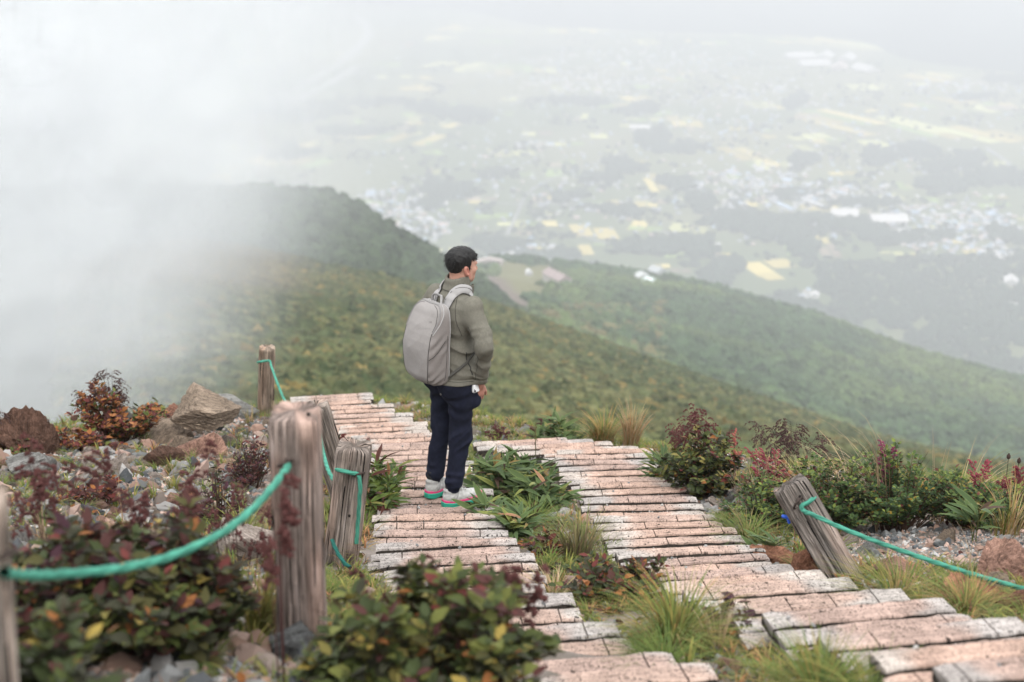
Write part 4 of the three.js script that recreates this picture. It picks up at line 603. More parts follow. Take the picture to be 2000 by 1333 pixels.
// beside the left walkway
shrub({ label: 'red-leaved seedlings at the left edge of the far left walkway', seed: 12, base: G(680, 11.9), rx: 0.2, rz: 0.25, h: 0.24, stems: 22, leaves: 330, size: 0.045, cols: PAL, indiv: 90, pick: (h, o, r) => choose(r, [[3, 2], [7, 3], [5, 2], [2, 1.4], [4, 1], [1, 1]]) });
shrub({ name: 'bamboo_grass', cat: 'bamboo grass', label: 'bamboo grass and red sprigs between the short grey post and the walkway', seed: 13, base: G(738, 9.9), rx: 0.19, rz: 0.4, h: 0.32, stems: 40, leaves: 420, size: 0.13, geos: lance, map: sasaTex, white: whiteSasa, stemM: greenStem, cols: [[0.1, 0.16, 0.045], [0.16, 0.22, 0.05], [0.3, 0.28, 0.07], [0.13, 0.04, 0.03], [0.3, 0.14, 0.06]], indiv: 160, pick: (h, o, r) => choose(r, [[0, 4], [1, 4], [2, 1.2], [3, 1.6], [4, 0.4]]) });
// between the walkways
const SASA = [[0.12, 0.18, 0.075], [0.16, 0.225, 0.085], [0.32, 0.34, 0.1], [0.36, 0.24, 0.09], [0.14, 0.08, 0.06], [0.55, 0.28, 0.18]];
for (const [i, px, Z, rx, rz, h, n, label] of [[20, 985, 10.5, 0.27, 0.3, 0.36, 620, 'dense clump of broad bamboo grass right of the hiker\'s legs'], [21, 1050, 10.3, 0.24, 0.3, 0.28, 420, 'bamboo grass clump against the left edge of the right walkway'], [22, 945, 9.6, 0.13, 0.2, 0.2, 140, 'small bamboo grass sprigs beside the hiker\'s right shoe'], [23, 1085, 13.0, 0.2, 0.15, 0.22, 170, 'bamboo grass on the crest beyond the end of the right walkway'], [24, 1292, 11.2, 0.09, 0.15, 0.28, 90, 'bright bamboo grass tuft at the right edge of the far right walkway'], [25, 1010, 9.1, 0.2, 0.2, 0.16, 180, 'low bamboo grass between the walkways, near the red-brown stone'], [26, 1495, 8.3, 0.07, 0.07, 0.12, 22, 'three-leaved bamboo sprig beside the middle of the right walkway'], [27, 1905, 8.3, 0.1, 0.1, 0.22, 26, 'tall bamboo sprig at the right end of the small-leaved bushes']])
  shrub({ name: 'bamboo_grass', cat: 'bamboo grass', label, seed: i, base: G(px, Z), rx, rz, h, stems: Math.ceil(n / 9), leaves: n, size: 0.155, geos: lance, map: sasaTex, white: whiteSasa, stemM: greenStem, cols: SASA, indiv: Math.min(n, 300), droop: 0.0, pick: (hh, o, r) => choose(r, [[0, 4.5], [1, 4], [2, 1.2], [3, 0.35], [4, 0.4], [5, 0.12]]) });
shrub({ label: 'red and dark green bush between the walkways, in the middle of the picture', seed: 30, base: G(1195, 7.3), rx: 0.32, rz: 0.2, h: 0.24, stems: 46, leaves: 1050, size: 0.042, cols: PAL, indiv: 250, pick: (h, o, r) => choose(r, [[0, 3], [7, 3], [3, 2.2], [5, 1.5], [2, 0.8], [4, 1]]) });
shrub({ label: 'small plant with blackish purple leaves at the left end of the near right walkway', seed: 31, base: G(1420, 6.35), rx: 0.11, rz: 0.1, h: 0.2, stems: 14, leaves: 130, size: 0.052, cols: PAL, indiv: 130, droop: 0.4, pick: (h, o, r) => choose(r, [[8, 5], [3, 2], [7, 1]]) });
shrub({ label: 'reddish sprigs left of the purple-tinged grass between the walkways', seed: 32, base: G(1060, 8.4), rx: 0.22, rz: 0.2, h: 0.14, stems: 20, leaves: 240, size: 0.04, cols: PAL, indiv: 80, pick: (h, o, r) => choose(r, [[5, 2], [3, 3], [2, 2], [1, 2], [4, 1.5]]) });
shrub({ label: 'green seedling standing in the bottom grass on the near right walkway', seed: 33, base: G(1592, 5.5), rx: 0.06, rz: 0.06, h: 0.16, stems: 5, leaves: 40, size: 0.045, cols: PAL, indiv: 40, pick: (h, o, r) => choose(r, [[1, 3], [0, 3], [2, 1]]) });
// right side
shrub({ label: 'rounded bush of green and russet leaves right of the far right walkway', seed: 40, base: G(1365, 10.7), rx: 0.36, rz: 0.3, h: 0.43, stems: 56, leaves: 1700, size: 0.052, cols: PAL, indiv: 220, pick: (h, o, r) => choose(r, [[1, 3], [0, 3], [2, 1.2], [9, 1.6], [7, 2], [5, 0.7], [4, 0.6]]) });
const SM = [[0.045, 0.08, 0.028], [0.08, 0.125, 0.034], [0.17, 0.21, 0.045], [0.3, 0.2, 0.03], [0.12, 0.04, 0.03]];
for (const [i, px, Z, rx, h, n, label] of [[41, 1490, 9.4, 0.28, 0.28, 2600, 'small-leaved bush left of the leaning right post'], [42, 1620, 9.0, 0.38, 0.44, 4200, 'small-leaved green bush right behind the leaning post'], [43, 1755, 8.9, 0.42, 0.5, 4800, 'largest small-leaved bush, behind the right gravel'], [44, 1890, 8.9, 0.34, 0.36, 3400, 'small-leaved bush at the right end, with yellow lower leaves'], [45, 1990, 9.0, 0.26, 0.26, 1500, 'low bush at the right edge of the picture']])
  shrub({ label, seed: i, base: G(px, Z), rx, rz: 0.34, h, stems: 90, leaves: n, size: 0.026, geos: tiny, cols: SM, pick: (hh, o, r) => choose(r, hh > 0.75 ? [[1, 3], [2, 3], [0, 2], [4, 0.5]] : [[0, 5], [1, 3], [2, 0.8], [3, 0.35], [4, 0.4]]) });
shrub({ label: 'russet and green bush left of the leaning right post, behind the small-leaved one', seed: 46, base: G(1540, 10.0), rx: 0.36, rz: 0.3, h: 0.38, stems: 40, leaves: 900, size: 0.042, cols: PAL, indiv: 60, pick: (h, o, r) => choose(r, [[1, 3], [0, 2], [4, 1.6], [5, 1], [9, 1], [3, 1.2]]) });
shrub({ label: 'sprig with pointed green-russet leaves at the foot of the leaning right post', seed: 47, base: G(1665, 7.1), rx: 0.12, rz: 0.1, h: 0.16, stems: 10, leaves: 90, size: 0.045, cols: PAL, indiv: 90, pick: (h, o, r) => choose(r, [[2, 3], [1, 2], [5, 2], [9, 2]]) });

// feathery dried plumes and umbels
function plume(label, base, stems, h, spread, col, seed, o2 = {}) {
  const r = rng(seed), o = thing(o2.name || 'dried_plume', label, o2.cat || 'plume', base), T = [], S = [], seedG = new THREE.OctahedronGeometry(1, 0), m = new THREE.Matrix4(), parts = [];
  for (let i = 0; i < stems; i++) {
    const a = r() * 6.283, k = r() * spread, hh = h * (0.65 + 0.45 * r()), b = v(Math.cos(a) * k * 0.3, -0.02, Math.sin(a) * k * 0.3), e = v(Math.cos(a) * k, hh, Math.sin(a) * k * 0.6), mid = v(b.x * 0.6 + e.x * 0.2, hh * 0.75, b.z);
    T.push(tubeG([b, mid, e], 0.0028, 0.001, 7, 4)); const c = new THREE.QuadraticBezierCurve3(b, mid, e), nb = o2.sprays ?? 9, lean = a + (r() - 0.5);
    for (let q = 0; q < nb; q++) { const t = 0.62 + 0.38 * q / nb, p = c.getPoint(t), len = (o2.len ?? 0.085) * (1.15 - t * 0.5) * (0.6 + 0.7 * r()), ang = lean + (r() - 0.5) * 2.4, d = v(Math.cos(ang), 0, Math.sin(ang)), pe = p.clone().addScaledVector(d, len).add(v(0, len * (o2.rise ?? -0.35), 0)), pm = p.clone().addScaledVector(d, len * 0.5).add(v(0, len * 0.35, 0));
      T.push(tubeG([p, pm, pe], 0.0011, 0.0006, 4, 3)); const cc = new THREE.QuadraticBezierCurve3(p, pm, pe);
      for (let w = 0; w < (o2.seeds ?? 12); w++) { const u = 0.25 + 0.75 * r(), s = cc.getPoint(u), z = (o2.ss ?? 0.0042) * (0.6 + 0.8 * r()); m.compose(s.add(v((r() - 0.5) * 0.01, -0.006 * r(), (r() - 0.5) * 0.01)), Q(v(r(), r(), r()).normalize(), r() * 6), v(z, z * (o2.long ?? 2.2), z)); S.push(seedG.clone().applyMatrix4(m)); } }
  }
  mesh('stem', mergeGeometries(T), std(rgb(col[0] * 0.8, col[1] * 0.9, col[2] * 0.9)), o); const sm = mesh('seeds', mergeGeometries(S), std(rgb(...col), { roughness: 0.95 }), o); return o;
}
const MAR = [0.085, 0.035, 0.032], BRN = [0.075, 0.045, 0.04], PNK = [0.24, 0.055, 0.07];
plume('blurred maroon seed sprays rising from the near bush, left part', G(100, 5.7), 10, 0.74, 0.42, MAR, 51, { ss: 0.0062, len: 0.1, seeds: 9, sprays: 8 });
plume('blurred maroon seed sprays rising from the near bush, middle part', G(310, 5.7), 9, 0.7, 0.36, MAR, 52, { ss: 0.0062, len: 0.1, seeds: 9, sprays: 8 });
plume('blurred maroon seed sprays left of the big front post, above the rope', G(470, 6.3), 9, 0.6, 0.3, MAR, 53, { ss: 0.0058, len: 0.1, seeds: 9, sprays: 8 });
plume('blurred maroon sprigs across the face of the big front post', G(548, 4.75), 3, 0.74, 0.1, MAR, 54, { ss: 0.007, len: 0.06 });
plume('maroon sprigs rising above the bottom centre bush, right part', G(990, 5.0), 8, 0.56, 0.2, MAR, 55, { ss: 0.007, len: 0.06, sprays: 5 });
plume('maroon sprigs rising above the bottom centre bush, left part', G(780, 5.2), 7, 0.5, 0.2, MAR, 56, { ss: 0.006, len: 0.06, sprays: 5 });
plume('drooping brown plumes above the orange-red skyline bush', G(225, 12.0), 9, 0.66, 0.36, BRN, 57, { len: 0.16 });
plume('brown plume at the left edge of the skyline', G(-8, 11.3), 5, 0.46, 0.18, BRN, 58, { len: 0.13 });
plume('drooping maroon plumes above the rounded russet bush at the right', G(1365, 11.0), 20, 0.62, 0.34, [0.11, 0.04, 0.04], 59, { len: 0.13 });
plume('tall dark drooping plumes left of the leaning right post', G(1545, 10.3), 13, 0.66, 0.32, BRN, 60, { len: 0.17, seeds: 16 });
plume('pinkish red umbels between the two plumed bushes at the right', G(1510, 10.0), 10, 0.42, 0.2, PNK, 61, { name: 'umbel_plant', cat: 'umbel', len: 0.05, rise: 0.5, ss: 0.005, long: 1 });
plume('pink umbel above the russet bush, beside the drooping maroon plumes', G(1432, 10.8), 3, 0.48, 0.06, [0.36, 0.11, 0.09], 62, { name: 'umbel_plant', cat: 'umbel', len: 0.05, rise: 0.5, ss: 0.005, long: 1 });
plume('purple-pink umbels sticking out of the largest small-leaved bush', G(1715, 9.0), 4, 0.58, 0.14, [0.2, 0.04, 0.09], 63, { name: 'umbel_plant', cat: 'umbel', len: 0.045, rise: 0.5, ss: 0.005, long: 1 });
plume('pink umbels at the right end of the small-leaved bushes', G(1905, 9.0), 5, 0.44, 0.16, PNK, 64, { name: 'umbel_plant', cat: 'umbel', len: 0.045, rise: 0.5, ss: 0.005, long: 1 });
plume('dark red umbels low at the right edge', G(1985, 8.9), 7, 0.36, 0.2, [0.15, 0.035, 0.045], 65, { name: 'umbel_plant', cat: 'umbel', len: 0.05, rise: 0.5, ss: 0.005, long: 1 });
plume('dark red sprigs on the skyline right of the hiker\'s knee', G(975, 12.6), 6, 0.3, 0.16, MAR, 66, { len: 0.06, rise: 0.2 });
plume('dark red sprigs on the skyline left of the far right walkway end', G(1065, 13.2), 5, 0.26, 0.16, MAR, 67, { len: 0.06, rise: 0.2 });
plume('thin tall stalk with tiny buds on the left side of the right walkway end', G(1046, 11.9), 2, 0.5, 0.03, [0.1, 0.09, 0.04], 68, { name: 'thin_stalk', cat: 'stalk', len: 0.02, sprays: 7, seeds: 5, ss: 0.004, long: 1 });
plume('red sprigs standing before the far planks of the left walkway', G(668, 11.4), 6, 0.34, 0.14, [0.13, 0.04, 0.035], 69, { len: 0.05, rise: 0.1, seeds: 16, long: 3 });
{ // two dark bud heads on stalks
  const b = G(1955, 9.2); for (const [dx, h, label] of [[0, 0.44, 'taller dark bud head on a thin stalk at the right skyline'], [0.05, 0.41, 'shorter dark bud head on a thin stalk at the right skyline']]) {
    const o = thing('bud_stalk', label, 'bud', b.clone().add(v(dx, 0, 0))); mesh('stem', tubeG([v(0, 0, 0), v(0.005, h * 0.5, 0), v(dx * 0.4, h, 0)], 0.003, 0.002, 6, 5), std(rgb(0.04, 0.035, 0.025)), o);
    const hd = new THREE.LatheGeometry([[0.001, 0], [0.009, 0.004], [0.013, 0.014], [0.012, 0.026], [0.007, 0.034], [0.004, 0.035], [0.006, 0.04], [0.001, 0.04]].map(([x, y]) => new THREE.Vector2(x, y)), 12); const m = mesh('bud', hd, std(rgb(0.05, 0.03, 0.025)), o); m.position.set(dx * 0.4, h - 0.002, 0); }
}
// grasses
const bladeM = new THREE.MeshPhysicalMaterial({ color: 0xffffff, vertexColors: true, roughness: 0.75, specularIntensity: 0.25, transmission: 0.2, side: THREE.DoubleSide });
function bladesGeo(n, h, spread, wid, droop, cols, seed, dir) {
  const r = rng(seed), pos = [], col = [], idx = [];
  for (let i = 0; i < n; i++) {
    const a = dir === undefined ? r() * 6.283 : dir + (r() - 0.5) * 2.2, rho = Math.sqrt(r()), bx = Math.cos(a + r()) * spread * 0.35 * rho, bz = Math.sin(a + r()) * spread * 0.35 * rho, H = h * (0.5 + 0.6 * r()), out = spread * (0.25 + rho) * (0.5 + droop), c = cols[Math.floor(r() * cols.length)], c2 = cols[Math.floor(r() * cols.length)], w = wid * (0.6 + 0.7 * r()), s = 6, fx = -Math.sin(a), fz = Math.cos(a), k0 = pos.length / 3;
    for (let j = 0; j <= s; j++) { const t = j / s, x = bx + Math.cos(a) * out * t * t, z = bz + Math.sin(a) * out * t * t, y = H * (t - droop * 0.55 * t * t * t), ww = w * (1 - t * t) + 0.0003; pos.push(x - fx * ww, y, z - fz * ww, x + fx * ww, y, z + fz * ww); const q = mixc(c, c2, t), b = 0.85 + 0.3 * noise(i, j, seed); for (let e = 0; e < 2; e++) col.push(q[0] * b, q[1] * b, q[2] * b); if (j) { const q0 = k0 + (j - 1) * 2; idx.push(q0, q0 + 1, q0 + 2, q0 + 1, q0 + 3, q0 + 2); } }
  }
  return buf(pos, idx, { color: col });
}
const GR = { green: [[0.08, 0.13, 0.03], [0.12, 0.17, 0.04], [0.16, 0.2, 0.05]], yel: [[0.2, 0.2, 0.05], [0.3, 0.25, 0.07], [0.12, 0.15, 0.035]], straw: [[0.46, 0.36, 0.22], [0.52, 0.38, 0.25], [0.4, 0.27, 0.16]], orange: [[0.42, 0.2, 0.09], [0.36, 0.24, 0.1], [0.2, 0.2, 0.06]], purp: [[0.14, 0.16, 0.055], [0.2, 0.2, 0.08], [0.16, 0.09, 0.08], [0.34, 0.28, 0.14]] };
function tuft(label, base, n, h, spread, wid, droop, cols, seed, dir) { const o = thing('grass_tuft', label, 'grass', base); mesh('blades', bladesGeo(n, h, spread, wid, droop, cols, seed, dir), bladeM, o); return o; }
tuft('tall purple-tinged grass tuft between the walkways', G(1128, 8.35), 170, 0.42, 0.2, 0.0035, 0.35, GR.purp, 71);
tuft('long green-orange grass tuft between the walkways, in the foreground', G(1310, 6.1), 330, 0.36, 0.26, 0.003, 0.6, [...GR.green, ...GR.yel, [0.3, 0.16, 0.06]], 72);
tuft('straw-coloured grass stalks right of the long foreground grass tuft', G(1395, 6.0), 34, 0.3, 0.1, 0.002, 0.25, GR.straw, 73);
tuft('short bright grass in front of the long foreground tuft', G(1290, 5.75), 200, 0.13, 0.2, 0.002, 0.4, GR.green, 74);
tuft('dense blurred green grass at the bottom, left end of the near right walkway', G(1590, 4.95), 420, 0.27, 0.22, 0.0026, 0.55, [...GR.green, [0.28, 0.2, 0.06]], 75);
tuft('blurred green-yellow grass at the bottom right of the dense grass', G(1690, 4.85), 240, 0.2, 0.2, 0.0026, 0.6, [...GR.green, ...GR.yel], 76);
tuft('orange and green grass on the crest beyond the far right walkway', G(1175, 12.9), 300, 0.42, 0.26, 0.0036, 0.5, [...GR.orange, ...GR.orange, ...GR.green], 77);
tuft('straw and orange grass plumes on the crest, right of the orange and green grass', G(1232, 12.7), 180, 0.5, 0.18, 0.0034, 0.3, [...GR.orange, ...GR.straw], 78);
tuft('fine green grass right of the middle of the right walkway', G(1455, 8.9), 260, 0.2, 0.22, 0.0022, 0.5, [...GR.green, [0.3, 0.22, 0.1]], 79);
tuft('dry upright stalks behind the pile of grey stones', G(1450, 10.1), 26, 0.36, 0.16, 0.0022, 0.1, GR.straw, 80);
tuft('green-orange grass tuft right of the foot of the leaning post', G(1745, 6.9), 320, 0.2, 0.26, 0.0024, 0.5, [...GR.green, ...GR.yel, [0.36, 0.2, 0.1]], 81);
tuft('green grass tuft below the right rope, beside the orange slab', G(1880, 6.45), 300, 0.19, 0.2, 0.0024, 0.5, [...GR.green, ...GR.orange], 82);
tuft('long arching straw grass over the small-leaved bushes', G(1740, 8.95), 40, 0.98, 0.34, 0.0034, 0.5, GR.straw, 83, Math.PI);
tuft('arching straw grass left of the largest small-leaved bush', G(1660, 9.2), 28, 0.75, 0.36, 0.0034, 0.6, GR.straw, 84, Math.PI);
tuft('wispy straw grass behind the leaning right post', G(1590, 9.6), 40, 0.6, 0.34, 0.003, 0.4, [...GR.straw, ...GR.yel], 102, Math.PI);
tuft('wispy straw grass right of the largest small-leaved bush', G(1850, 9.2), 40, 0.62, 0.36, 0.003, 0.45, [...GR.straw, ...GR.orange], 103, 0);
tuft('red-brown thin stems left of the leaning right post', G(1480, 9.8), 40, 0.5, 0.22, 0.0024, 0.25, [[0.16, 0.06, 0.05], [0.22, 0.1, 0.07], ...GR.straw], 104);
tuft('thin bleached stalk standing up in the right shrubs', G(1820, 9.0), 6, 0.74, 0.08, 0.003, 0.15, GR.straw, 85);
tuft('orange and straw grass at the right edge of the picture', G(1965, 8.5), 90, 0.42, 0.24, 0.0028, 0.45, [...GR.orange, ...GR.straw, ...GR.yel], 86);
tuft('dry straw stalks in front of the right rope', G(1900, 7.3), 12, 0.36, 0.2, 0.002, 0.3, GR.straw, 87);
tuft('yellow grass at the left of the foot of the big front post', G(510, 5.6), 230, 0.36, 0.17, 0.0032, 0.5, [...GR.yel, ...GR.yel, [0.3, 0.16, 0.08]], 88);
tuft('yellow-green grass left of the big front post, behind the rope', G(470, 8.2), 150, 0.3, 0.18, 0.003, 0.6, [...GR.yel, ...GR.green], 89);
tuft('small yellow grass tuft in the gravel', G(338, 9.6), 60, 0.2, 0.08, 0.003, 0.4, GR.yel, 90);
tuft('small fern-like green tuft in the gravel above the yellow one', G(334, 10.4), 50, 0.2, 0.08, 0.003, 0.4, [...GR.yel, ...GR.green], 91);
tuft('green grass tuft at the far left in the gravel', G(75, 8.3), 60, 0.17, 0.09, 0.003, 0.4, [...GR.green, [0.3, 0.3, 0.16]], 92);
tuft('dark green little tuft on the crest between the tan rock and the far post', G(393, 13.2), 90, 0.1, 0.08, 0.003, 0.4, [[0.05, 0.09, 0.03]], 93);
tuft('yellow blades at the foot of the far crest post, left side', G(488, 13.6), 40, 0.26, 0.12, 0.003, 0.4, [...GR.yel, ...GR.straw], 94);
tuft('yellow-straw blades right of the far crest post', G(548, 13.8), 36, 0.3, 0.14, 0.003, 0.3, [...GR.yel, ...GR.straw], 95);
tuft('dry thin stalks left of the maroon bush on the gravel', G(462, 10.4), 30, 0.34, 0.12, 0.002, 0.15, GR.straw, 96);
tuft('pale stalks in the gravel at the left behind the near bush', G(85, 7.6), 14, 0.4, 0.12, 0.0024, 0.25, GR.straw, 97);
tuft('tall pale blurred stalk standing in the gravel at the left', G(242, 8.4), 4, 0.44, 0.04, 0.004, 0.1, GR.straw, 98);
tuft('orange-brown grass between the left walkway and the red bush', G(1075, 7.4), 120, 0.15, 0.2, 0.003, 0.5, [...GR.orange, ...GR.straw], 99);
tuft('green grass in front of the bamboo clump between the walkways', G(1035, 9.6), 240, 0.17, 0.24, 0.0028, 0.5, GR.green, 100);
tuft('reddish grass beside the short grey post', G(640, 8.0), 110, 0.28, 0.2, 0.003, 0.5, [...GR.orange, [0.16, 0.05, 0.04]], 101);
// low growth that nobody could count
{
  const r = rng(77), geoG = bladesGeo(16, 0.09, 0.07, 0.003, 0.5, [...GR.green, ...GR.yel], 7), geoO = bladesGeo(12, 0.07, 0.07, 0.003, 0.6, [...GR.orange, [0.12, 0.05, 0.03]], 8), L = [[], []], m = new THREE.Matrix4(), lv = [], lc = [];
  for (let k = 0; k < 105000; k++) {
    const z = -(3.6 + 12.5 * r()), x = (r() - 0.5) * 1.5 * -z; if (-z > crestD(x) + 2.2 || onPath(x, z)) continue;
    const p = v(x, gy(x, z), z), [px, py] = toPix(p); if (py > 1900) continue;
    let d = px < 560 ? 0.13 : 0.05; const n = fbm(x * 2.2, 6, z * 2.2, 3); if (px > 600 && px < 1500) d = 0.55; if (px >= 1440) d = 0.4; if (px > 1640 && py > 1040 && py < 1115) d = 0.02; if (-z > crestD(x) - 0.4) d = 0.7; if (px > 1340 && px < 1470 && py > 940 && py < 1010) d = 0.06;
    d *= 0.3 + sstep(n, -0.2, 0.2); if (r() < d * 0.5) { const s = 0.6 + 0.9 * r(); m.compose(p, Q(UP, r() * 6.28), v(s, s * (0.6 + 0.7 * r()), s)); L[r() < 0.68 ? 0 : 1].push(m.clone()); }
    if (r() < d * 0.9) { const s = 0.02 + 0.03 * r(); m.compose(p.clone().add(v(0, 0.008 + 0.05 * r() * r(), 0)), new THREE.Quaternion().setFromEuler(new THREE.Euler((r() - 0.5) * 1.4, r() * 6.28, (r() - 0.5) * 1.4)), v(s, s, s)); lv.push(m.clone()); const c = PAL[choose(r, [[7, 3], [3, 2], [5, 2], [1, 2.4], [0, 2], [9, 1.4], [2, 1]])], b = 0.6 + 0.6 * r(); lc.push(rgb(c[0] * b, c[1] * b, c[2] * b)); }
  }
  const g = new THREE.Group(); g.name = 'ground_cover'; tag(g, 'short grass, litter and small leaves covering the soil of the hilltop', 'ground cover', null, 'stuff'); scene.add(g);
  inst('short_grass', geoG, bladeM, L[0], g); inst('dry_grass', geoO, bladeM, L[1], g); inst('small_leaves', ovate[0], whiteLeaf, lv, g, lc);
  // a few fallen leaves on the planks
  for (const [px, py, c, label] of [[860, 985, 10, 'fallen orange leaf beside the hiker\'s left shoe'], [895, 1000, 10, 'fallen pink-orange leaf behind the hiker\'s right shoe'], [793, 991, 5, 'fallen orange leaf left of the hiker on the planks'], [1212, 1062, 3, 'curled dark red leaf on the middle of the right walkway'], [1335, 1031, 3, 'curled dark red leaves higher up on the right walkway']]) {
    let hit = null; const walk = py < 1003 && px < 1000 ? LP : RP; for (const p of walk) { const o = p.c; for (let Z = 8; Z < 11; Z += 0.01) { const q = at(px, py, Z), dx = q.clone().sub(o), f = dx.dot(p.f), a = dx.dot(p.u); if (Math.abs(a) < PW / 2 && f > 0 && f < p.run && q.y < o.y + f * TILT + 0.006) { hit = q; break; } } if (hit) break; }
    if (!hit) continue; const l = tag(mesh('fallen_leaf', ovate[1], leafMat(PAL[c])), label, 'leaf'); l.position.copy(hit).add(v(0, 0.008, 0)); l.rotation.set(0.2, px, 0.2); l.scale.setScalar(0.055);
  }
}

// ------------------------------------------------------------------ the hiker
function surfaceNets(f, lo, hi, c, colorF) {
  const n = [0, 1, 2].map((k) => Math.ceil((hi[k] - lo[k]) / c) + 1), [nx, ny, nz] = n, D = new Float32Array(nx * ny * nz), id = (i, j, k) => (k * ny + j) * nx + i;
  for (let k = 0; k < nz; k++) for (let j = 0; j < ny; j++) for (let i = 0; i < nx; i++) D[id(i, j, k)] = f(lo[0] + i * c, lo[1] + j * c, lo[2] + k * c);
  const V = new Int32Array(nx * ny * nz).fill(-1), pos = [], idx = [], E = [[0, 1], [2, 3], [4, 5], [6, 7], [0, 2], [1, 3], [4, 6], [5, 7], [0, 4], [1, 5], [2, 6], [3, 7]];
  for (let k = 0; k < nz - 1; k++) for (let j = 0; j < ny - 1; j++) for (let i = 0; i < nx - 1; i++) {
    const d = [0, 1, 2, 3, 4, 5, 6, 7].map((q) => D[id(i + (q & 1), j + ((q >> 1) & 1), k + (q >> 2))]); let m = 0; for (let q = 0; q < 8; q++) if (d[q] < 0) m |= 1 << q; if (m === 0 || m === 255) continue;
    let x = 0, y = 0, z = 0, s = 0; for (const [a, b] of E) if ((d[a] < 0) !== (d[b] < 0)) { const t = d[a] / (d[a] - d[b]); x += lerp(a & 1, b & 1, t); y += lerp((a >> 1) & 1, (b >> 1) & 1, t); z += lerp(a >> 2, b >> 2, t); s++; }
    V[id(i, j, k)] = pos.length / 3; pos.push(lo[0] + (i + x / s) * c, lo[1] + (j + y / s) * c, lo[2] + (k + z / s) * c);
  }
  const quad = (a, b, cc, d, flip) => { if (a < 0 || b < 0 || cc < 0 || d < 0) return; if (flip) idx.push(a, cc, b, a, d, cc); else idx.push(a, b, cc, a, cc, d); };
  for (let k = 1; k < nz - 1; k++) for (let j = 1; j < ny - 1; j++) for (let i = 1; i < nx - 1; i++) {
    const a = D[id(i, j, k)] < 0; if (a !== D[id(i + 1, j, k)] < 0) quad(V[id(i, j - 1, k - 1)], V[id(i, j, k - 1)], V[id(i, j, k)], V[id(i, j - 1, k)], !a);
    if (a !== D[id(i, j + 1, k)] < 0) quad(V[id(i - 1, j, k - 1)], V[id(i - 1, j, k)], V[id(i, j, k)], V[id(i, j, k - 1)], !a);
    if (a !== D[id(i, j, k + 1)] < 0) quad(V[id(i - 1, j - 1, k)], V[id(i, j - 1, k)], V[id(i, j, k)], V[id(i - 1, j, k)], !a);
  }
  const nor = [], col = [], e = c * 0.5; for (let i = 0; i < pos.length; i += 3) { const [x, y, z] = [pos[i], pos[i + 1], pos[i + 2]]; const N = v(f(x + e, y, z) - f(x - e, y, z), f(x, y + e, z) - f(x, y - e, z), f(x, y, z + e) - f(x, y, z - e)).normalize(); nor.push(N.x, N.y, N.z); if (colorF) col.push(...colorF(x, y, z)); }
  const g = new THREE.BufferGeometry(); g.setAttribute('position', new THREE.Float32BufferAttribute(pos, 3)); g.setAttribute('normal', new THREE.Float32BufferAttribute(nor, 3)); if (colorF) g.setAttribute('color', new THREE.Float32BufferAttribute(col, 3)); g.setIndex(idx); return g;
}
const len3 = (x, y, z) => Math.sqrt(x * x + y * y + z * z);
const smin = (a, b, k) => { const h = Math.max(k - Math.abs(a - b), 0) / k; return Math.min(a, b) - h * h * k * 0.25; }, smax = (a, b, k) => -smin(-a, -b, k);
const cap = (x, y, z, a, b, r1, r2) => { const bx = b[0] - a[0], by = b[1] - a[1], bz = b[2] - a[2], px = x - a[0], py = y - a[1], pz = z - a[2], h = clamp((px * bx + py * by + pz * bz) / (bx * bx + by * by + bz * bz), 0, 1); return len3(px - bx * h, py - by * h, pz - bz * h) - lerp(r1, r2, h); };
const ell = (x, y, z, c, r) => { const a = (x - c[0]) / r[0], b = (y - c[1]) / r[1], d = (z - c[2]) / r[2], k0 = len3(a, b, d), k1 = len3(a / r[0], b / r[1], d / r[2]); return k1 < 1e-6 ? -Math.min(...r) : k0 * (k0 - 1) / k1; };
function pathHit(px, py, P) { for (let Z = 7; Z < 14; Z += 0.004) { const q = at(px, py, Z); for (const p of P) { const dx = q.clone().sub(p.c), f = dx.dot(p.f), a = dx.dot(p.u); if (Math.abs(a) < PW / 2 && f > 0 && f < p.n * PITCHP && q.y <= p.c.y + f * TILT) return q; } } return null; }
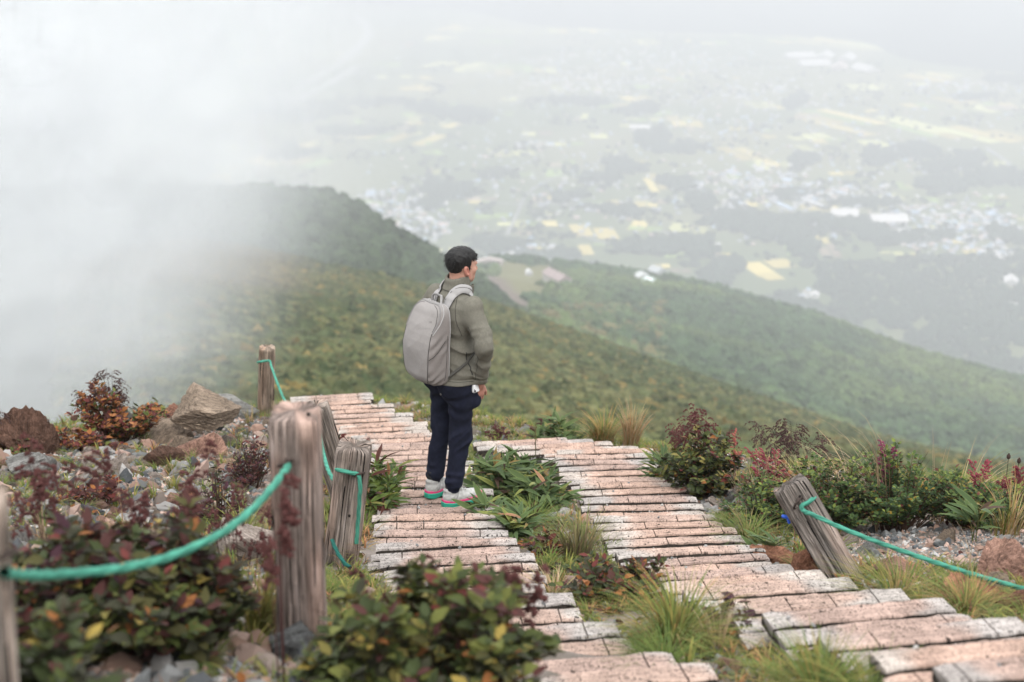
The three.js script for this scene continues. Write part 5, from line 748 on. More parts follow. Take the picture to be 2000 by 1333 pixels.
{
  const foot = pathHit(872, 977, LP), YAW = 130 * Math.PI / 180;
  const man = thing('person', 'person in olive jacket and navy trousers standing with back to us, hand at pocket', 'person', foot); man.rotation.set(0.07, YAW, 0, 'YXZ'); man.scale.setScalar(1.03);
  const HIPY = 0.9, arms = [-1, 1].map((s) => ({ sh: [s * 0.19, 1.395, -0.005], el: [s * 0.32, 1.18, s < 0 ? 0.0 : -0.03], wr: [s * 0.192, 0.875, 0.088] }));
  const legs = [-1, 1].map((s) => ({ hip: [s * 0.09, 0.87, 0.0], kn: [s * 0.1, 0.49, 0.012], an: [s * 0.105, 0.1, -0.035] }));
  // trousers
  const trousers = (x, y, z) => {
    let d = ell(x, y, z, [0, 0.93, -0.005], [0.172, 0.17, 0.132]); d = smin(d, ell(Math.abs(x) - 0.075, y, z, [0, 0.86, -0.05], [0.098, 0.12, 0.1]), 0.06); d = smin(d, ell(Math.abs(x) - 0.148, y, z, [0, 0.77, 0.075], [0.036, 0.08, 0.05]), 0.06);
    for (const L of legs) { let q = cap(x, y, z, L.hip, L.kn, 0.096, 0.068); q = smin(q, cap(x, y, z, L.kn, L.an, 0.068, 0.058), 0.05); q += 0.016 * (Math.abs(noise(x * 6, y * 16 + x * 10 - z * 8, z * 6)) - 0.3) * (0.35 + sstep(0.2 - Math.abs(y - 0.47), 0, 0.15));
      const t = sstep(0.34, y, 0.1) , bunch = sstep(0.32 - y, 0, 0.16); q += 0.01 * bunch * Math.sin(y * 105 + 3 * noise(x * 12, y * 5, z * 12)) * noise(x * 9 + 4, y * 12, z * 9); 
      if (y < 0.155) q += 0.014 * sstep(0.155 - y, 0, 0.03); d = smin(d, q, y > 0.6 ? 0.03 : 0.008); }
    d += 0.01 * noise(x * 8, y * 3.5 + x * 7, z * 8) * sstep(y, 0.1, 0.3) + 0.004 * noise(x * 18 + y * 7, y * 10, z * 18) + 0.005 * Math.sin((y + 0.6 * Math.abs(x) - 0.3 * z) * 60 + 4 * noise(x * 6, y * 6, z * 6)) * sstep(0.16 - Math.abs(y - 0.72), 0, 0.14);
    return smax(smax(d, y - 0.9, 0.01), 0.105 - y, 0.012);
  };
  const navy = std(rgb(1, 1, 1), { vertexColors: true, roughness: 0.95 });
  const tr = mesh('trousers', surfaceNets(trousers, [-0.26, 0.08, -0.2], [0.26, 1.05, 0.2], 0.008, (x, y, z) => { const k = 0.9 + 0.25 * noise(x * 60, y * 60, z * 60) + 0.2 * noise(x * 7, y * 5, z * 7), rib = y < 0.15 ? 0.8 : 1; return [0.012 * k * rib, 0.0138 * k * rib, 0.026 * k * rib]; }), navy, man);
  { const b = mesh('button', new THREE.CylinderGeometry(0.007, 0.007, 0.004, 12), std(rgb(0.2, 0.19, 0.18), { roughness: 0.4, metalness: 0.5 }), tr); b.rotation.x = Math.PI / 2; let z = -0.3; while (trousers(-0.07, 0.8, z) > 0.001 && z < 0) z += 0.001; b.position.set(-0.07, 0.8, z - 0.001); }
  // jacket
  const prof = [[0.78, 0.216, 0.178, -0.004], [0.9, 0.206, 0.164, -0.002], [1.02, 0.186, 0.14, -0.003], [1.18, 0.188, 0.127, -0.008], [1.3, 0.196, 0.124, -0.016], [1.38, 0.176, 0.106, -0.018], [1.43, 0.13, 0.09, -0.018], [1.47, 0.092, 0.083, -0.004], [1.52, 0.08, 0.084, 0.01], [1.6, 0.076, 0.084, 0.022]];
  const P4 = (y) => { let i = 0; while (i < prof.length - 2 && y > prof[i + 1][0]) i++; const t = sstep(y, prof[i][0], prof[i + 1][0]); return [1, 2, 3].map((k) => lerp(prof[i][k], prof[i + 1][k], t)); };
  const torso = (x, y, z) => { const [rx, rz, cz] = P4(y); const q = Math.pow(Math.pow(Math.abs(x / rx), 2.3) + Math.pow(Math.abs((z - cz) / rz), 2.3), 1 / 2.3); return (q - 1) * Math.min(rx, rz) * 0.95; };
  const jacketRaw = (x, y, z) => {
    let d = torso(x, y, z);
    for (const A of arms) {
      let q = cap(x, y, z, A.sh, A.el, 0.072, 0.056); q = smin(q, cap(x, y, z, A.el, A.wr, 0.057, 0.041), 0.035);
      const de = len3(x - A.el[0], y - A.el[1], z - A.el[2]), du = len3(x - A.el[0] * 0.88, y - 1.3, z);
      q += 0.032 * (Math.abs(noise(x * 7 + y * 3, y * 17 + x * 9, z * 7)) - 0.3) * sstep(0.2 - de, 0, 0.14) + 0.018 * (Math.abs(noise(x * 9 + 5, y * 13 - Math.abs(x) * 12, z * 8)) - 0.3) * sstep(0.16 - du, 0, 0.1);
      q += 0.005 * noise(x * 16, y * 9, z * 16); const dw = len3(x - A.wr[0], y - A.wr[1], z - A.wr[2]); q -= 0.004 * sstep(0.045 - dw, 0, 0.012);
      d = smin(d, q, 0.045);
    }
    d += 0.022 * (Math.abs(noise(x * 5, y * 12 + Math.abs(x) * 7, z * 5)) - 0.3) * sstep(0.26 - Math.abs(y - 1.05), 0, 0.2) + 0.006 * noise(x * 7 + 3, y * 9 + x * 4, z * 7) * sstep(1.42 - y, 0, 0.1) + 0.003 * noise(x * 15, y * 22, z * 15);
    d += 0.003 * sstep(0.012 - Math.abs(y - 0.912), 0, 0.008) - 0.002 * sstep(0.912 - y, 0, 0.01);
    return d;
  };
  const jacket = (x, y, z) => {
    let d = jacketRaw(x, y, z); const tilt = y - 0.35 * (z - 0.0) + 0.1 * Math.max(0, z);
    d = smax(d, tilt - 1.572, 0.008); d = smax(d, 0.872 + 0.02 * z - y, 0.012);
    const inner = len3(x / 0.068, 0, (z - 0.014 - 0.15 * (y - 1.5)) / 0.075) - 1; if (y > 1.46) d = smax(d, -inner * 0.068, 0.006);
    const gap = Math.max(Math.abs(x) - 0.15, 0.02 - z, y - 1.02); d = smax(d, -gap, 0.006);
    return d;
  };
  const olive = std(0xffffff, { vertexColors: true, roughness: 0.92 });
  const armD = (x, y, z) => Math.min(...arms.map((A) => Math.min(cap(x, y, z, A.sh, A.el, 0.072, 0.058), cap(x, y, z, A.el, A.wr, 0.056, 0.041))));
  const jk = mesh('jacket', surfaceNets(jacket, [-0.42, 0.77, -0.22], [0.42, 1.62, 0.22], 0.0075, (x, y, z) => { const m = 0.95 + 0.13 * noise(x * 150, y * 120, z * 150) + 0.04 * noise(x * 50, y * 40, z * 50); return [0.142 * m, 0.134 * m, 0.11 * m]; }), olive, man);
  const onSdf = (sdf, p, off) => { const q = p.clone(), e = 0.004; for (let i = 0; i < 14; i++) { const d = sdf(q.x, q.y, q.z), g = v(sdf(q.x + e, q.y, q.z) - sdf(q.x - e, q.y, q.z), sdf(q.x, q.y + e, q.z) - sdf(q.x, q.y - e, q.z), sdf(q.x, q.y, q.z + e) - sdf(q.x, q.y, q.z - e)).normalize(); q.addScaledVector(g, (off - d) * 0.7); q.n = g; } return q; };
  const seam = (name, sdf, pts, r, mat, parent, off = 0) => { const c = new THREE.CatmullRomCurve3(pts.map((p) => v(...p))), a = c.getSpacedPoints(26).map((p) => onSdf(sdf, p, off)); return mesh(name, new THREE.TubeGeometry(new THREE.CatmullRomCurve3(a), 50, r, 6), mat, parent); };
  const seamM = std(rgb(0.05, 0.047, 0.04)), zipM = std(rgb(0.012, 0.012, 0.012), { roughness: 0.6 });
  for (const s of [-1, 1]) {
    seam('seam', jacketRaw, [[s * 0.09, 1.47, -0.05], [s * 0.13, 1.38, -0.1], [s * 0.165, 1.28, -0.11], [s * 0.205, 1.2, -0.09]], 0.0022, seamM, jk);
    seam('seam', jacketRaw, [[s * 0.23, 1.29, -0.07], [s * 0.29, 1.2, -0.06], [s * 0.29, 1.1, -0.04], [s * 0.245, 0.99, 0.01], [s * 0.215, 0.93, 0.05]], 0.002, seamM, jk);
    seam('pocket_zip', jacketRaw, [[s * 0.185, 1.1, -0.04], [s * 0.19, 1.03, -0.02], [s * 0.195, 0.95, 0.01]], 0.0035, zipM, jk);
  }
  seam('seam', jacketRaw, [[0.07, 1.475, -0.06], [0, 1.478, -0.09], [-0.07, 1.475, -0.06], [-0.085, 1.465, 0.0]], 0.0022, seamM, jk);
  seam('hem_seam', jacketRaw, [[-0.2, 0.9, 0.02], [-0.16, 0.9, -0.1], [0, 0.9, -0.16], [0.16, 0.9, -0.1], [0.2, 0.9, 0.02]], 0.0018, seamM, jk);
  { // collar flap, standing open at the front right
    const fl = (x, y, z) => { const q = Math.abs(len3((x) / 0.079, 0, (z - 0.03) / 0.094) - 1) * 0.08 - 0.006; let d = smax(q, 1.44 - y, 0.01); d = smax(d, y - (1.535 - 0.36 * z + 0.5 * Math.max(0, z - 0.1)), 0.006); d = smax(d, -z - 0.02, 0.02); return smax(d, 0.016 - Math.abs(x), 0.01); };
    mesh('collar', surfaceNets(fl, [-0.12, 1.41, -0.06], [0.12, 1.6, 0.16], 0.005, (x, y, z) => { const m = 0.86 + 0.26 * noise(x * 130, y * 45, z * 130); return [0.12 * m, 0.113 * m, 0.092 * m]; }), olive, man); }
  // shirt hem
  const shirt = (x, y, z) => smax(smax(smax(torso(x, y, z) + 0.011 - 0.012 * sstep(0.89 - y, 0, 0.02) + 0.003 * noise(x * 14, y * 8, z * 14), 0.815 - y, 0.008), y - 0.98, 0.01), 0.02 - z, 0.01);
  mesh('shirt', surfaceNets(shirt, [-0.22, 0.76, -0.18], [0.22, 1.45, 0.18], 0.012), std(rgb(0.7, 0.7, 0.71), { roughness: 0.9 }), man);
  // body: head and neck in fine cells, hands in their own, joined into one figure with the covered body
  const HR = -0.06, hc = Math.cos(HR), hs = Math.sin(HR), hz = 0.036; // head turned slightly to his right
  const headL = (x, y, z) => { const a = x * hc - (z - hz) * hs, b = x * hs + (z - hz) * hc; return [a, y, b]; };
  const head0 = (x, y, z) => {
    const ax = Math.abs(x);
    let d = ell(x, y, z, [0, 1.653, -0.012], [0.074, 0.094, 0.094]); d = smin(d, ell(x, y, z, [0, 1.6, 0.03], [0.061, 0.085, 0.068]), 0.04); d = smin(d, ell(x, y, z, [0, 1.548, 0.052], [0.046, 0.035, 0.044]), 0.035);
    d = smin(d, ell(ax, y, z, [0.044, 1.6, 0.06], [0.024, 0.022, 0.022]), 0.02); d = smin(d, ell(ax, y, z, [0.056, 1.56, 0.01], [0.014, 0.03, 0.03]), 0.03);
    d = smin(d, ell(ax, y, z, [0.028, 1.646, 0.085], [0.028, 0.011, 0.014]), 0.02); d = smax(d, -ell(ax, y, z, [0.031, 1.625, 0.103], [0.02, 0.013, 0.017]), 0.012);
    d = smin(d, ell(ax, y, z, [0.031, 1.6255, 0.081], [0.013, 0.0125, 0.0125]), 0.004);
    d = smin(d, cap(x, y, z, [0, 1.63, 0.1], [0, 1.597, 0.118], 0.009, 0.013), 0.014); d = smin(d, ell(ax, y, z, [0.013, 1.592, 0.106], [0.009, 0.008, 0.01]), 0.008);
    d = smin(d, ell(x, y, z, [0, 1.5675, 0.099], [0.024, 0.0065, 0.009]), 0.005); d = smin(d, ell(x, y, z, [0, 1.557, 0.096], [0.02, 0.007, 0.009]), 0.005); d = smin(d, ell(x, y, z, [0, 1.529, 0.085], [0.017, 0.014, 0.013]), 0.018);
    // ear: a rim round a hollow
    const ey = y - 1.607, ez = z + 0.012, e2 = ez + ey * 0.25, rim = ell(ax, ey, e2, [0.082, 0, 0], [0.014, 0.033, 0.02]); let ear = smax(rim, -ell(ax, ey, e2, [0.094, 0.002, 0.004], [0.013, 0.021, 0.011]), 0.004); ear = smin(ear, ell(ax, ey, e2, [0.079, -0.026, 0.004], [0.008, 0.01, 0.009]), 0.006); d = smin(d, ear, 0.008);
    return d;
  };
  const body0 = (x, y, z) => { const [a, b, c] = headL(x, y, z); let d = head0(a, b, c); d = smin(d, cap(x, y, z, [0, 1.4, -0.015], [0, 1.56, 0.018], 0.06, 0.055), 0.03); return d; };
  const skinC = (x, y, z) => { const [a, b, c] = headL(x, y, z), ax = Math.abs(a); let k = [0.37, 0.2, 0.145]; const red = Math.max(sstep(0.03 - Math.hypot(ax - 0.045, b - 1.59, c - 0.075), 0, 0.02) * 0.5, ax > 0.072 ? 0.7 : 0, sstep(0.06 - Math.hypot(ax - 0.05, b - 1.53, c), 0, 0.05) * 0.4); k = mixc(k, [0.36, 0.135, 0.1], red); const lip = sstep(0.014 - Math.hypot(a * 0.5, b - 1.562, (c - 0.105) * 0.7), 0, 0.006); k = mixc(k, [0.28, 0.1, 0.085], lip); const m = 1 + 0.06 * noise(x * 90, y * 90, z * 90); return k.map((q) => q * m); };
  const handSdf = (s) => { const w = [s * 0.192, 0.885, 0.088], pm = [s * 0.172, 0.815, 0.104], r = []; const F = [[-0.03, 0.07], [-0.012, 0.08], [0.008, 0.075], [0.026, 0.06]];
    return (x, y, z) => { let d = cap(x, y, z, w, [s * 0.182, 0.85, 0.098], 0.027, 0.026); d = smin(d, ell(x, y, z, pm, [0.018, 0.045, 0.04]), 0.02);
      for (const [o, l] of F) { const b = [pm[0], 0.785, pm[2] + o], m1 = [pm[0] - s * 0.012, 0.785 - l * 0.5, pm[2] + o * 1.05 + 0.004], t = [pm[0] - s * 0.034, 0.785 - l * 0.85, pm[2] + o * 1.05]; d = smin(d, smin(cap(x, y, z, b, m1, 0.0095, 0.0088), cap(x, y, z, m1, t, 0.0088, 0.0075), 0.004), 0.006); }
      const tb = [pm[0] - s * 0.004, 0.83, pm[2] + 0.034], tm = [pm[0] - s * 0.012, 0.796, pm[2] + 0.056], tt = [pm[0] - s * 0.022, 0.77, pm[2] + 0.068]; d = smin(d, smin(cap(x, y, z, tb, tm, 0.012, 0.0105), cap(x, y, z, tm, tt, 0.0105, 0.0085), 0.004), 0.01); return d; }; };
  const covered = (x, y, z) => { let d = smax(smax(torso(x * 1.12, y, z * 1.15) + 0.01, y - 1.46, 0.02), 0.84 - y, 0.02); d = smin(d, ell(x, y, z, [0, 0.92, 0], [0.15, 0.13, 0.1]), 0.05); d = smin(d, cap(x, y, z, [0, 1.38, -0.02], [0, 1.5, -0.01], 0.06, 0.054), 0.04); for (const A of arms) d = smin(d, smin(cap(x, y, z, A.sh, A.el, 0.052, 0.04), cap(x, y, z, A.el, A.wr, 0.04, 0.026), 0.03), 0.03); for (const L of legs) d = smin(d, smin(cap(x, y, z, L.hip, L.kn, 0.075, 0.05), cap(x, y, z, L.kn, [L.an[0], 0.07, L.an[2]], 0.05, 0.034), 0.03), 0.02); return d; };
  const pinkC = () => [0.36, 0.17, 0.125];
  const parts = [surfaceNets(body0, [-0.11, 1.44, -0.13], [0.11, 1.77, 0.16], 0.0035, skinC), surfaceNets(covered, [-0.38, 0.02, -0.16], [0.38, 1.5, 0.16], 0.016, pinkC), ...[-1, 1].map((s) => surfaceNets(handSdf(s), s < 0 ? [-0.25, 0.72, 0.03] : [0.13, 0.72, 0.03], s < 0 ? [-0.13, 0.95, 0.22] : [0.25, 0.95, 0.22], 0.0032, pinkC))];
  mesh('body', mergeGeometries(parts), std(0xffffff, { vertexColors: true, roughness: 0.6 }), man);
  // hair: short at the nape and sides, thicker on top, a fringe over the brow
  const hair = (x, y, z) => {
    const [a, b, c] = headL(x, y, z), ax = Math.abs(a); const lift = sstep(b, 1.62, 1.71), th = 0.004 + 0.01 * lift + 0.004 * sstep(-c, 0, 0.08) * sstep(b, 1.57, 1.63) + 0.006 * lift * sstep(c, 0, 0.08);
    let sk = ell(a, b, c, [0, 1.65, -0.01], [0.072, 0.092, 0.091]); sk = smin(sk, ell(a, b, c, [0, 1.6, 0.03], [0.061, 0.085, 0.068]), 0.04); let d = sk - th;
    d += 0.0018 * noise(a * 60, b * 60 + c * 30, c * 34) * (0.4 + lift) + 0.0009 * noise(a * 170, b * 60, c * 60);
    const front = c > 0.028 ? 1.68 + 0.012 * noise(a * 60, 1, 2) - 0.1 * Math.max(0, c - 0.085) : c > 0.004 ? (c < 0.022 ? 1.594 : 1.64) : c > -0.04 ? 1.632 - 0.35 * (-c - 0.01) : 1.603 - Math.min(0.05, (-c - 0.04) * 0.9);
    d = smax(d, front - b, 0.006); d = smax(d, -ell(ax, b, c, [0.08, 1.605, -0.01], [0.03, 0.034, 0.021]), 0.004);
    return smin(d, cap(a, b, c, [0.03, 1.705, 0.075], [-0.035, 1.695, 0.092], 0.013, 0.008), 0.015);
  };
  const hairM = new THREE.MeshPhysicalMaterial({ color: 0xffffff, vertexColors: true, roughness: 0.55, specularIntensity: 0.6 });
  const hr = mesh('hair', surfaceNets(hair, [-0.13, 1.52, -0.15], [0.13, 1.8, 0.16], 0.0033, (x, y, z) => { const k = 0.8 + 0.7 * noise(x * 190, y * 40 + z * 60, z * 190); return [0.009 * k, 0.008 * k, 0.0078 * k]; }), hairM, man);
  { const L = [], r = rng(5), t = new THREE.ConeGeometry(0.0009, 0.022, 4); t.translate(0, 0.011, 0); // single short strands
    for (let i = 0; i < 1500; i++) { const d = v(r() * 2 - 1, r() * 1.3 - 0.3, r() * 2 - 1).normalize(), p = v(d.x * 0.1, 1.653 + d.y * 0.12, hz - 0.012 + d.z * 0.12), q = onSdf(hair, p, -0.003); if (hair(q.x, q.y, q.z) > 0.001 || q.y < 1.6) continue; const dir = q.n.clone().multiplyScalar(0.5).add(v(-0.2 * Math.sign(q.x), -0.35, 0.6 * (q.z > -0.05 ? 1 : -0.6))).normalize(); const g = t.clone(); g.applyQuaternion(new THREE.Quaternion().setFromUnitVectors(UP, dir)); g.translate(q.x, q.y, q.z); L.push(g); }
    mesh('strands', mergeGeometries(L), std(rgb(0.009, 0.008, 0.008), { roughness: 0.5 }), hr).userData.kind = 'stuff'; }
  for (const s of [-1, 1]) { // eyes and brows
    const w = (x, y, z) => { const dz = z, a = x * hc + dz * hs, b = -x * hs + dz * hc; return v(a, y, b + hz); };
    const e = mesh('eye', new THREE.SphereGeometry(0.0115, 16, 12), std(rgb(0.6, 0.58, 0.55), { roughness: 0.25 }), man); e.position.copy(w(s * 0.031, 1.6255, 0.0835)); const ir = mesh('iris', new THREE.SphereGeometry(0.006, 12, 8), std(rgb(0.02, 0.012, 0.008), { roughness: 0.2 }), e); ir.position.set(0, 0, 0.0072); ir.scale.z = 0.8;
    const br = mesh('eyebrow', new THREE.CapsuleGeometry(0.0036, 0.026, 3, 8), hairM.clone(), man); br.material.vertexColors = false; br.material.color.setRGB(0.01, 0.009, 0.008); br.position.copy(w(s * 0.034, 1.652, 0.094)); br.rotation.set(0, s * 0.4, Math.PI / 2 + s * 0.12);
  }
  // shoes: grey upper, pink stripe, green rubber sole
  const outline = (k) => { const s = new THREE.Shape(), R = [], W = [[-0.088, 0.012], [-0.078, 0.028], [-0.05, 0.037], [0, 0.036], [0.05, 0.038], [0.1, 0.046], [0.14, 0.045], [0.175, 0.032], [0.19, 0.014]]; const f = (z) => curveAt(W, z) + k; for (let i = 0; i <= 24; i++) { const z = lerp(-0.088 - k, 0.19 + k, i / 24); R.push([f(clamp(z, -0.088, 0.19)), z]); } s.moveTo(R[0][0], R[0][1]); for (const [x, z] of R.slice(1)) s.lineTo(x, z); for (const [x, z] of R.slice().reverse()) s.lineTo(-x * 0.94, z); s.closePath(); return s; };
  const slab = (k, y0, y1, bev) => { const g = new THREE.ExtrudeGeometry(outline(k), { depth: y1 - y0, bevelEnabled: true, bevelSize: bev, bevelThickness: bev, bevelSegments: 3 }); g.rotateX(Math.PI / 2); g.translate(0, y1, 0); const P = g.attributes.position; for (let i = 0; i < P.count; i++) { const z = P.getZ(i), y = P.getY(i); P.setY(i, y + 0.03 * Math.pow(Math.max(0, (z - 0.1) / 0.1), 2) * 0.6 + (y > (y0 + y1) / 2 ? 0.012 * sstep(-z, 0.0, 0.09) : 0.008 * sstep(-z, 0.05, 0.1))); } g.computeVertexNormals(); return g; };
  const soleG = slab(0.004, 0.006, 0.026, 0.006), strG = slab(0.002, 0.034, 0.042, 0.004);
  const upper = (x, y, z) => { let d = ell(x, y, z, [0, 0.07, -0.045], [0.037, 0.058, 0.047]); d = smin(d, ell(x, y, z, [0, 0.062, 0.03], [0.038, 0.046, 0.08]), 0.03); d = smin(d, ell(x, y, z, [0.002, 0.055, 0.115], [0.043, 0.032, 0.078]), 0.03); d = smin(d, cap(x, y, z, [0, 0.08, -0.035], [0, 0.112, -0.035], 0.043, 0.042), 0.02); d = smin(d, cap(x, y, z, [0, 0.095, 0.045], [0, 0.13, 0.012], 0.02, 0.018), 0.012); d = smin(d, cap(x, y, z, [-0.012, 0.12, -0.078], [0.012, 0.12, -0.078], 0.008, 0.008), 0.012); d = smax(d, -cap(x, y, z, [0, 0.095, -0.03], [0, 0.16, -0.028], 0.034, 0.038), 0.008); return smax(d + 0.0015 * noise(x * 60, y * 60, z * 60), 0.034 - y, 0.006); };
  const upG = surfaceNets(upper, [-0.06, 0.02, -0.11], [0.06, 0.16, 0.21], 0.0045, (x, y, z) => { const m = 0.92 + 0.2 * noise(x * 90, y * 90, z * 90), t = (y > 0.1 ? 0.8 : 1) * (Math.abs(z + 0.02 - (y - 0.06) * 0.7) < 0.006 && y < 0.1 ? 0.7 : 1); return [0.45 * m * t, 0.445 * m * t, 0.43 * m * t]; });
  const upM = std(0xffffff, { vertexColors: true, roughness: 0.85 }), soleM = std(rgb(0.02, 0.3, 0.2), { roughness: 0.6 }), pinkM = std(rgb(0.6, 0.05, 0.17), { roughness: 0.5 }), sockM = std(rgb(0.028, 0.028, 0.028)), laceM = std(rgb(0.5, 0.5, 0.48));
  const sockG = surfaceNets((x, y, z) => smax(smax(cap(x, y, z, [0, 0.06, -0.03], [0, 0.2, -0.032], 0.039, 0.04) + 0.0015 * Math.sin(Math.atan2(x, z) * 26), 0.06 - y, 0.01), y - 0.19, 0.005), [-0.06, 0.04, -0.1], [0.06, 0.2, 0.05], 0.006);
  for (const s of [-1, 1]) { const sh = mesh('shoe', upG, upM, man); sh.position.set(s * 0.105, 0.002, -0.004); sh.rotation.set(-0.06, s * 0.14, 0); sh.scale.setScalar(1.02); mesh('sole', soleG, soleM, sh); mesh('stripe', strG, pinkM, sh); mesh('sock', sockG, sockM, sh); for (let i = 0; i < 4; i++) { const l = mesh('lace', new THREE.CapsuleGeometry(0.003, 0.045, 3, 6), laceM, sh); l.position.set(0, 0.112 - i * 0.008, 0.045 + i * 0.016); l.rotation.set(0, (i % 2 ? 0.3 : -0.3), Math.PI / 2); } }
  man.updateMatrixWorld(true);

  // the backpack, a thing of its own, on his back
  const bp = thing('backpack', 'light grey backpack worn on the back of the person on the walkway', 'backpack', man.localToWorld(v(0, 0.84, -0.24))); bp.quaternion.copy(man.quaternion); bp.scale.copy(man.scale);
  const OY = 0.84, OZ = -0.24, wid = (y) => smoothCurve([[0.8, 0.11], [0.87, 0.13], [1.0, 0.15], [1.15, 0.158], [1.3, 0.155], [1.45, 0.14]], y, 0.1), back = (y) => smoothCurve([[0.8, -0.27], [0.9, -0.312], [1.05, -0.335], [1.18, -0.335], [1.28, -0.305], [1.37, -0.25], [1.44, -0.2]], y, 0.1);
  const pack = (x0, y0, z0) => { const x = x0, y = y0 + OY, z = z0 + OZ; let d = smax(Math.abs(x) - wid(y), (back(y) + 0.03 * Math.pow(Math.abs(x) / 0.15, 2) - z) * 0.9, 0.035); d = smax(d, z + 0.128, 0.04); d = smax(d, y - 1.415 - 0.1 * (z + 0.15) + 1.6 * Math.max(0, Math.abs(x) - 0.07) ** 2 * 5, 0.05); d = smax(d, 0.878 + 0.35 * Math.max(0, -0.22 - z) - y, 0.05);
    const side = sstep(Math.abs(x) - wid(y) * 0.8, 0, 0.02); d += 0.0065 * side * sstep(-z, 0.15, 0.19) * sstep(z, -0.33, -0.28) * Math.sin((y * 0.85 - z * 0.9) * 95 + 3 * noise(x * 5, y * 9, z * 9)) * (0.5 + 0.5 * noise(y * 7, z * 7, 2)); d += 0.007 * noise(x * 7, y * 7, z * 7) + 0.005 * (Math.abs(noise(x * 6 + 9, y * 9 + x * 8, 3)) - 0.3) + 0.0012 * noise(x * 30, y * 26, z * 30); return d; };
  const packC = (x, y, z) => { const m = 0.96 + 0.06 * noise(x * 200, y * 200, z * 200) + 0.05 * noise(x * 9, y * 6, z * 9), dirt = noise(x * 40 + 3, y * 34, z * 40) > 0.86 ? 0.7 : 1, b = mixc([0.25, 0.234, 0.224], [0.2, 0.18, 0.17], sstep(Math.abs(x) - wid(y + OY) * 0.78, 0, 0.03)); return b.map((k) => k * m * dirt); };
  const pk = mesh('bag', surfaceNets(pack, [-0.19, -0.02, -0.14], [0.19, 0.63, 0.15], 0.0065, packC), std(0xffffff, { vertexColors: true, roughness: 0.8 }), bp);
  const pale = std(rgb(0.3, 0.29, 0.285), { roughness: 0.8 }), edge = std(rgb(0.05, 0.047, 0.045)), web = std(rgb(0.07, 0.067, 0.06)), zipL = std(rgb(0.17, 0.162, 0.158), { roughness: 0.5 });
  const ps = (name, pts, r, mat, off = 0) => seam(name, pack, pts.map(([x, y, z]) => [x, y - OY, z - OZ]), r, mat, bp, off);
  for (const s of [-1, 1]) {
    ps('panel_seam', [[s * 0.148, 1.26, -0.32], [s * 0.15, 1.15, -0.335], [s * 0.147, 1.02, -0.335], [s * 0.13, 0.92, -0.32], [s * 0.105, 0.88, -0.29]], 0.0024, edge);
    ps('zip', [[0, 1.43, -0.2], [s * 0.08, 1.42, -0.2], [s * 0.135, 1.37, -0.22], [s * 0.15, 1.31, -0.26], [s * 0.152, 1.26, -0.31]], 0.0042, zipL, 0.001);
    ps('zip_piping', [[0, 1.43, -0.178], [s * 0.085, 1.42, -0.18], [s * 0.142, 1.37, -0.195], [s * 0.158, 1.3, -0.235], [s * 0.156, 1.24, -0.295]], 0.0036, pale, 0.001);
    ps('edge_piping', [[0, 1.44, -0.145], [s * 0.09, 1.42, -0.145], [s * 0.145, 1.34, -0.145], [s * 0.155, 1.2, -0.145], [s * 0.153, 1.05, -0.145], [s * 0.13, 0.93, -0.145]], 0.0042, pale, 0.0);
    ps('pocket_edge', [[s * 0.15, 1.07, -0.315], [s * 0.153, 1.12, -0.25], [s * 0.155, 1.19, -0.19]], 0.0022, edge);
    ps('bottom_seam', [[s * 0.105, 0.88, -0.29], [s * 0.1, 0.875, -0.24], [s * 0.09, 0.87, -0.19]], 0.002, edge);
  }
  const band = (name, pts, w, th, sdf, mat, lift) => { // a flat strap lying on a surface
    const c = new THREE.CatmullRomCurve3(pts.map((p) => v(...p))), n = 40, S = c.getSpacedPoints(n).map((p) => sdf ? onSdf(sdf, p, lift) : Object.assign(p, { n: v(0, 0, -1) })), pos = [], idx = [];
    S.forEach((p, i) => { const t = S[Math.min(i + 1, n)].clone().sub(S[Math.max(i - 1, 0)]).normalize(), N = p.n.clone().addScaledVector(t, -p.n.dot(t)).normalize(), B = t.clone().cross(N); for (const [a, b] of [[-0.5, 0], [-0.46, 1], [-0.2, 1.25], [0.2, 1.25], [0.46, 1], [0.5, 0]]) { const q = p.clone().addScaledVector(B, a * w).addScaledVector(N, b * th); pos.push(q.x, q.y - OY, q.z - OZ); } if (i) for (let j = 0; j < 6; j++) { const a = (i - 1) * 6 + j, b = (i - 1) * 6 + (j + 1) % 6; idx.push(a, b, a + 6, b, b + 6, a + 6); } });
    return mesh(name, buf(pos, idx), mat, bp); };
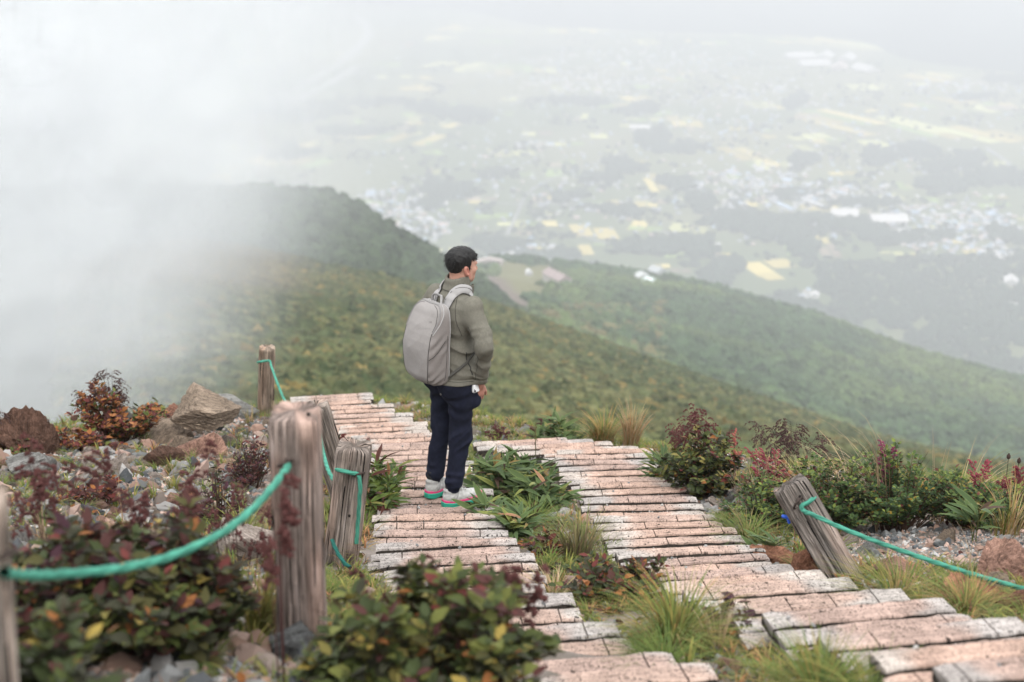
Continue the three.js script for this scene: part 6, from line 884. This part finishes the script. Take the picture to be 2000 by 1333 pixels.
  for (const s of [-1, 1]) {
    const sp = [[s * 0.07, 1.4, -0.15], [s * 0.078, 1.46, -0.1], [s * 0.092, 1.5, -0.03], [s * 0.105, 1.47, 0.06], [s * 0.115, 1.38, 0.11], [s * 0.12, 1.27, 0.13]];
    const b = band('shoulder_strap', sp, 0.062, 0.011, jacketRaw, pale, 0.004);
    const e2 = sp.map(([x, y, z]) => [x - s * 0.022, y, z]); const c = new THREE.CatmullRomCurve3(e2.map((p) => v(...p))), a = c.getSpacedPoints(30).map((p) => onSdf(jacketRaw, p, 0.0165).sub(v(0, OY, OZ))); mesh('stitching', new THREE.TubeGeometry(new THREE.CatmullRomCurve3(a), 50, 0.0018, 5), edge, b);
    band('side_strap', [[s * 0.205, 1.1, 0.02], [s * 0.205, 1.03, -0.05], [s * 0.17, 0.97, -0.13], [s * 0.14, 0.93, -0.17]], 0.018, 0.003, (x, y, z) => Math.min(torso(x, y, z), 1), web, 0.012);
  }
  for (const s of [-1, 1]) { ps('zip_seam', [[s * 0.05, 1.42, -0.215], [s * 0.11, 1.385, -0.23], [s * 0.14, 1.33, -0.265], [s * 0.146, 1.27, -0.315]], 0.0016, edge); ps('side_seam', [[s * 0.156, 1.22, -0.17], [s * 0.157, 1.1, -0.17], [s * 0.15, 1.0, -0.17], [s * 0.135, 0.92, -0.17]], 0.0018, edge); }
  ps('fold', [[-0.13, 1.29, -0.3], [-0.03, 1.265, -0.32], [0.06, 1.28, -0.31], [0.13, 1.25, -0.32]], 0.0008, zipL);
  { const loop = new THREE.CatmullRomCurve3([v(-0.05, 1.405, -0.15), v(-0.045, 1.445, -0.145), v(0, 1.455, -0.142), v(0.045, 1.445, -0.145), v(0.05, 1.405, -0.15)].map((p) => p.sub(v(0, OY, OZ)))); const g = new THREE.TubeGeometry(loop, 24, 0.008, 6); mesh('haul_loop', g, zipL, bp); const lt = mesh('zip_pull', new THREE.BoxGeometry(0.012, 0.06, 0.006), std(rgb(0.42, 0.41, 0.4)), bp); lt.position.set(-0.05, 1.435 - OY, -0.155 - OZ); }
}

renderer.render(scene, camera);
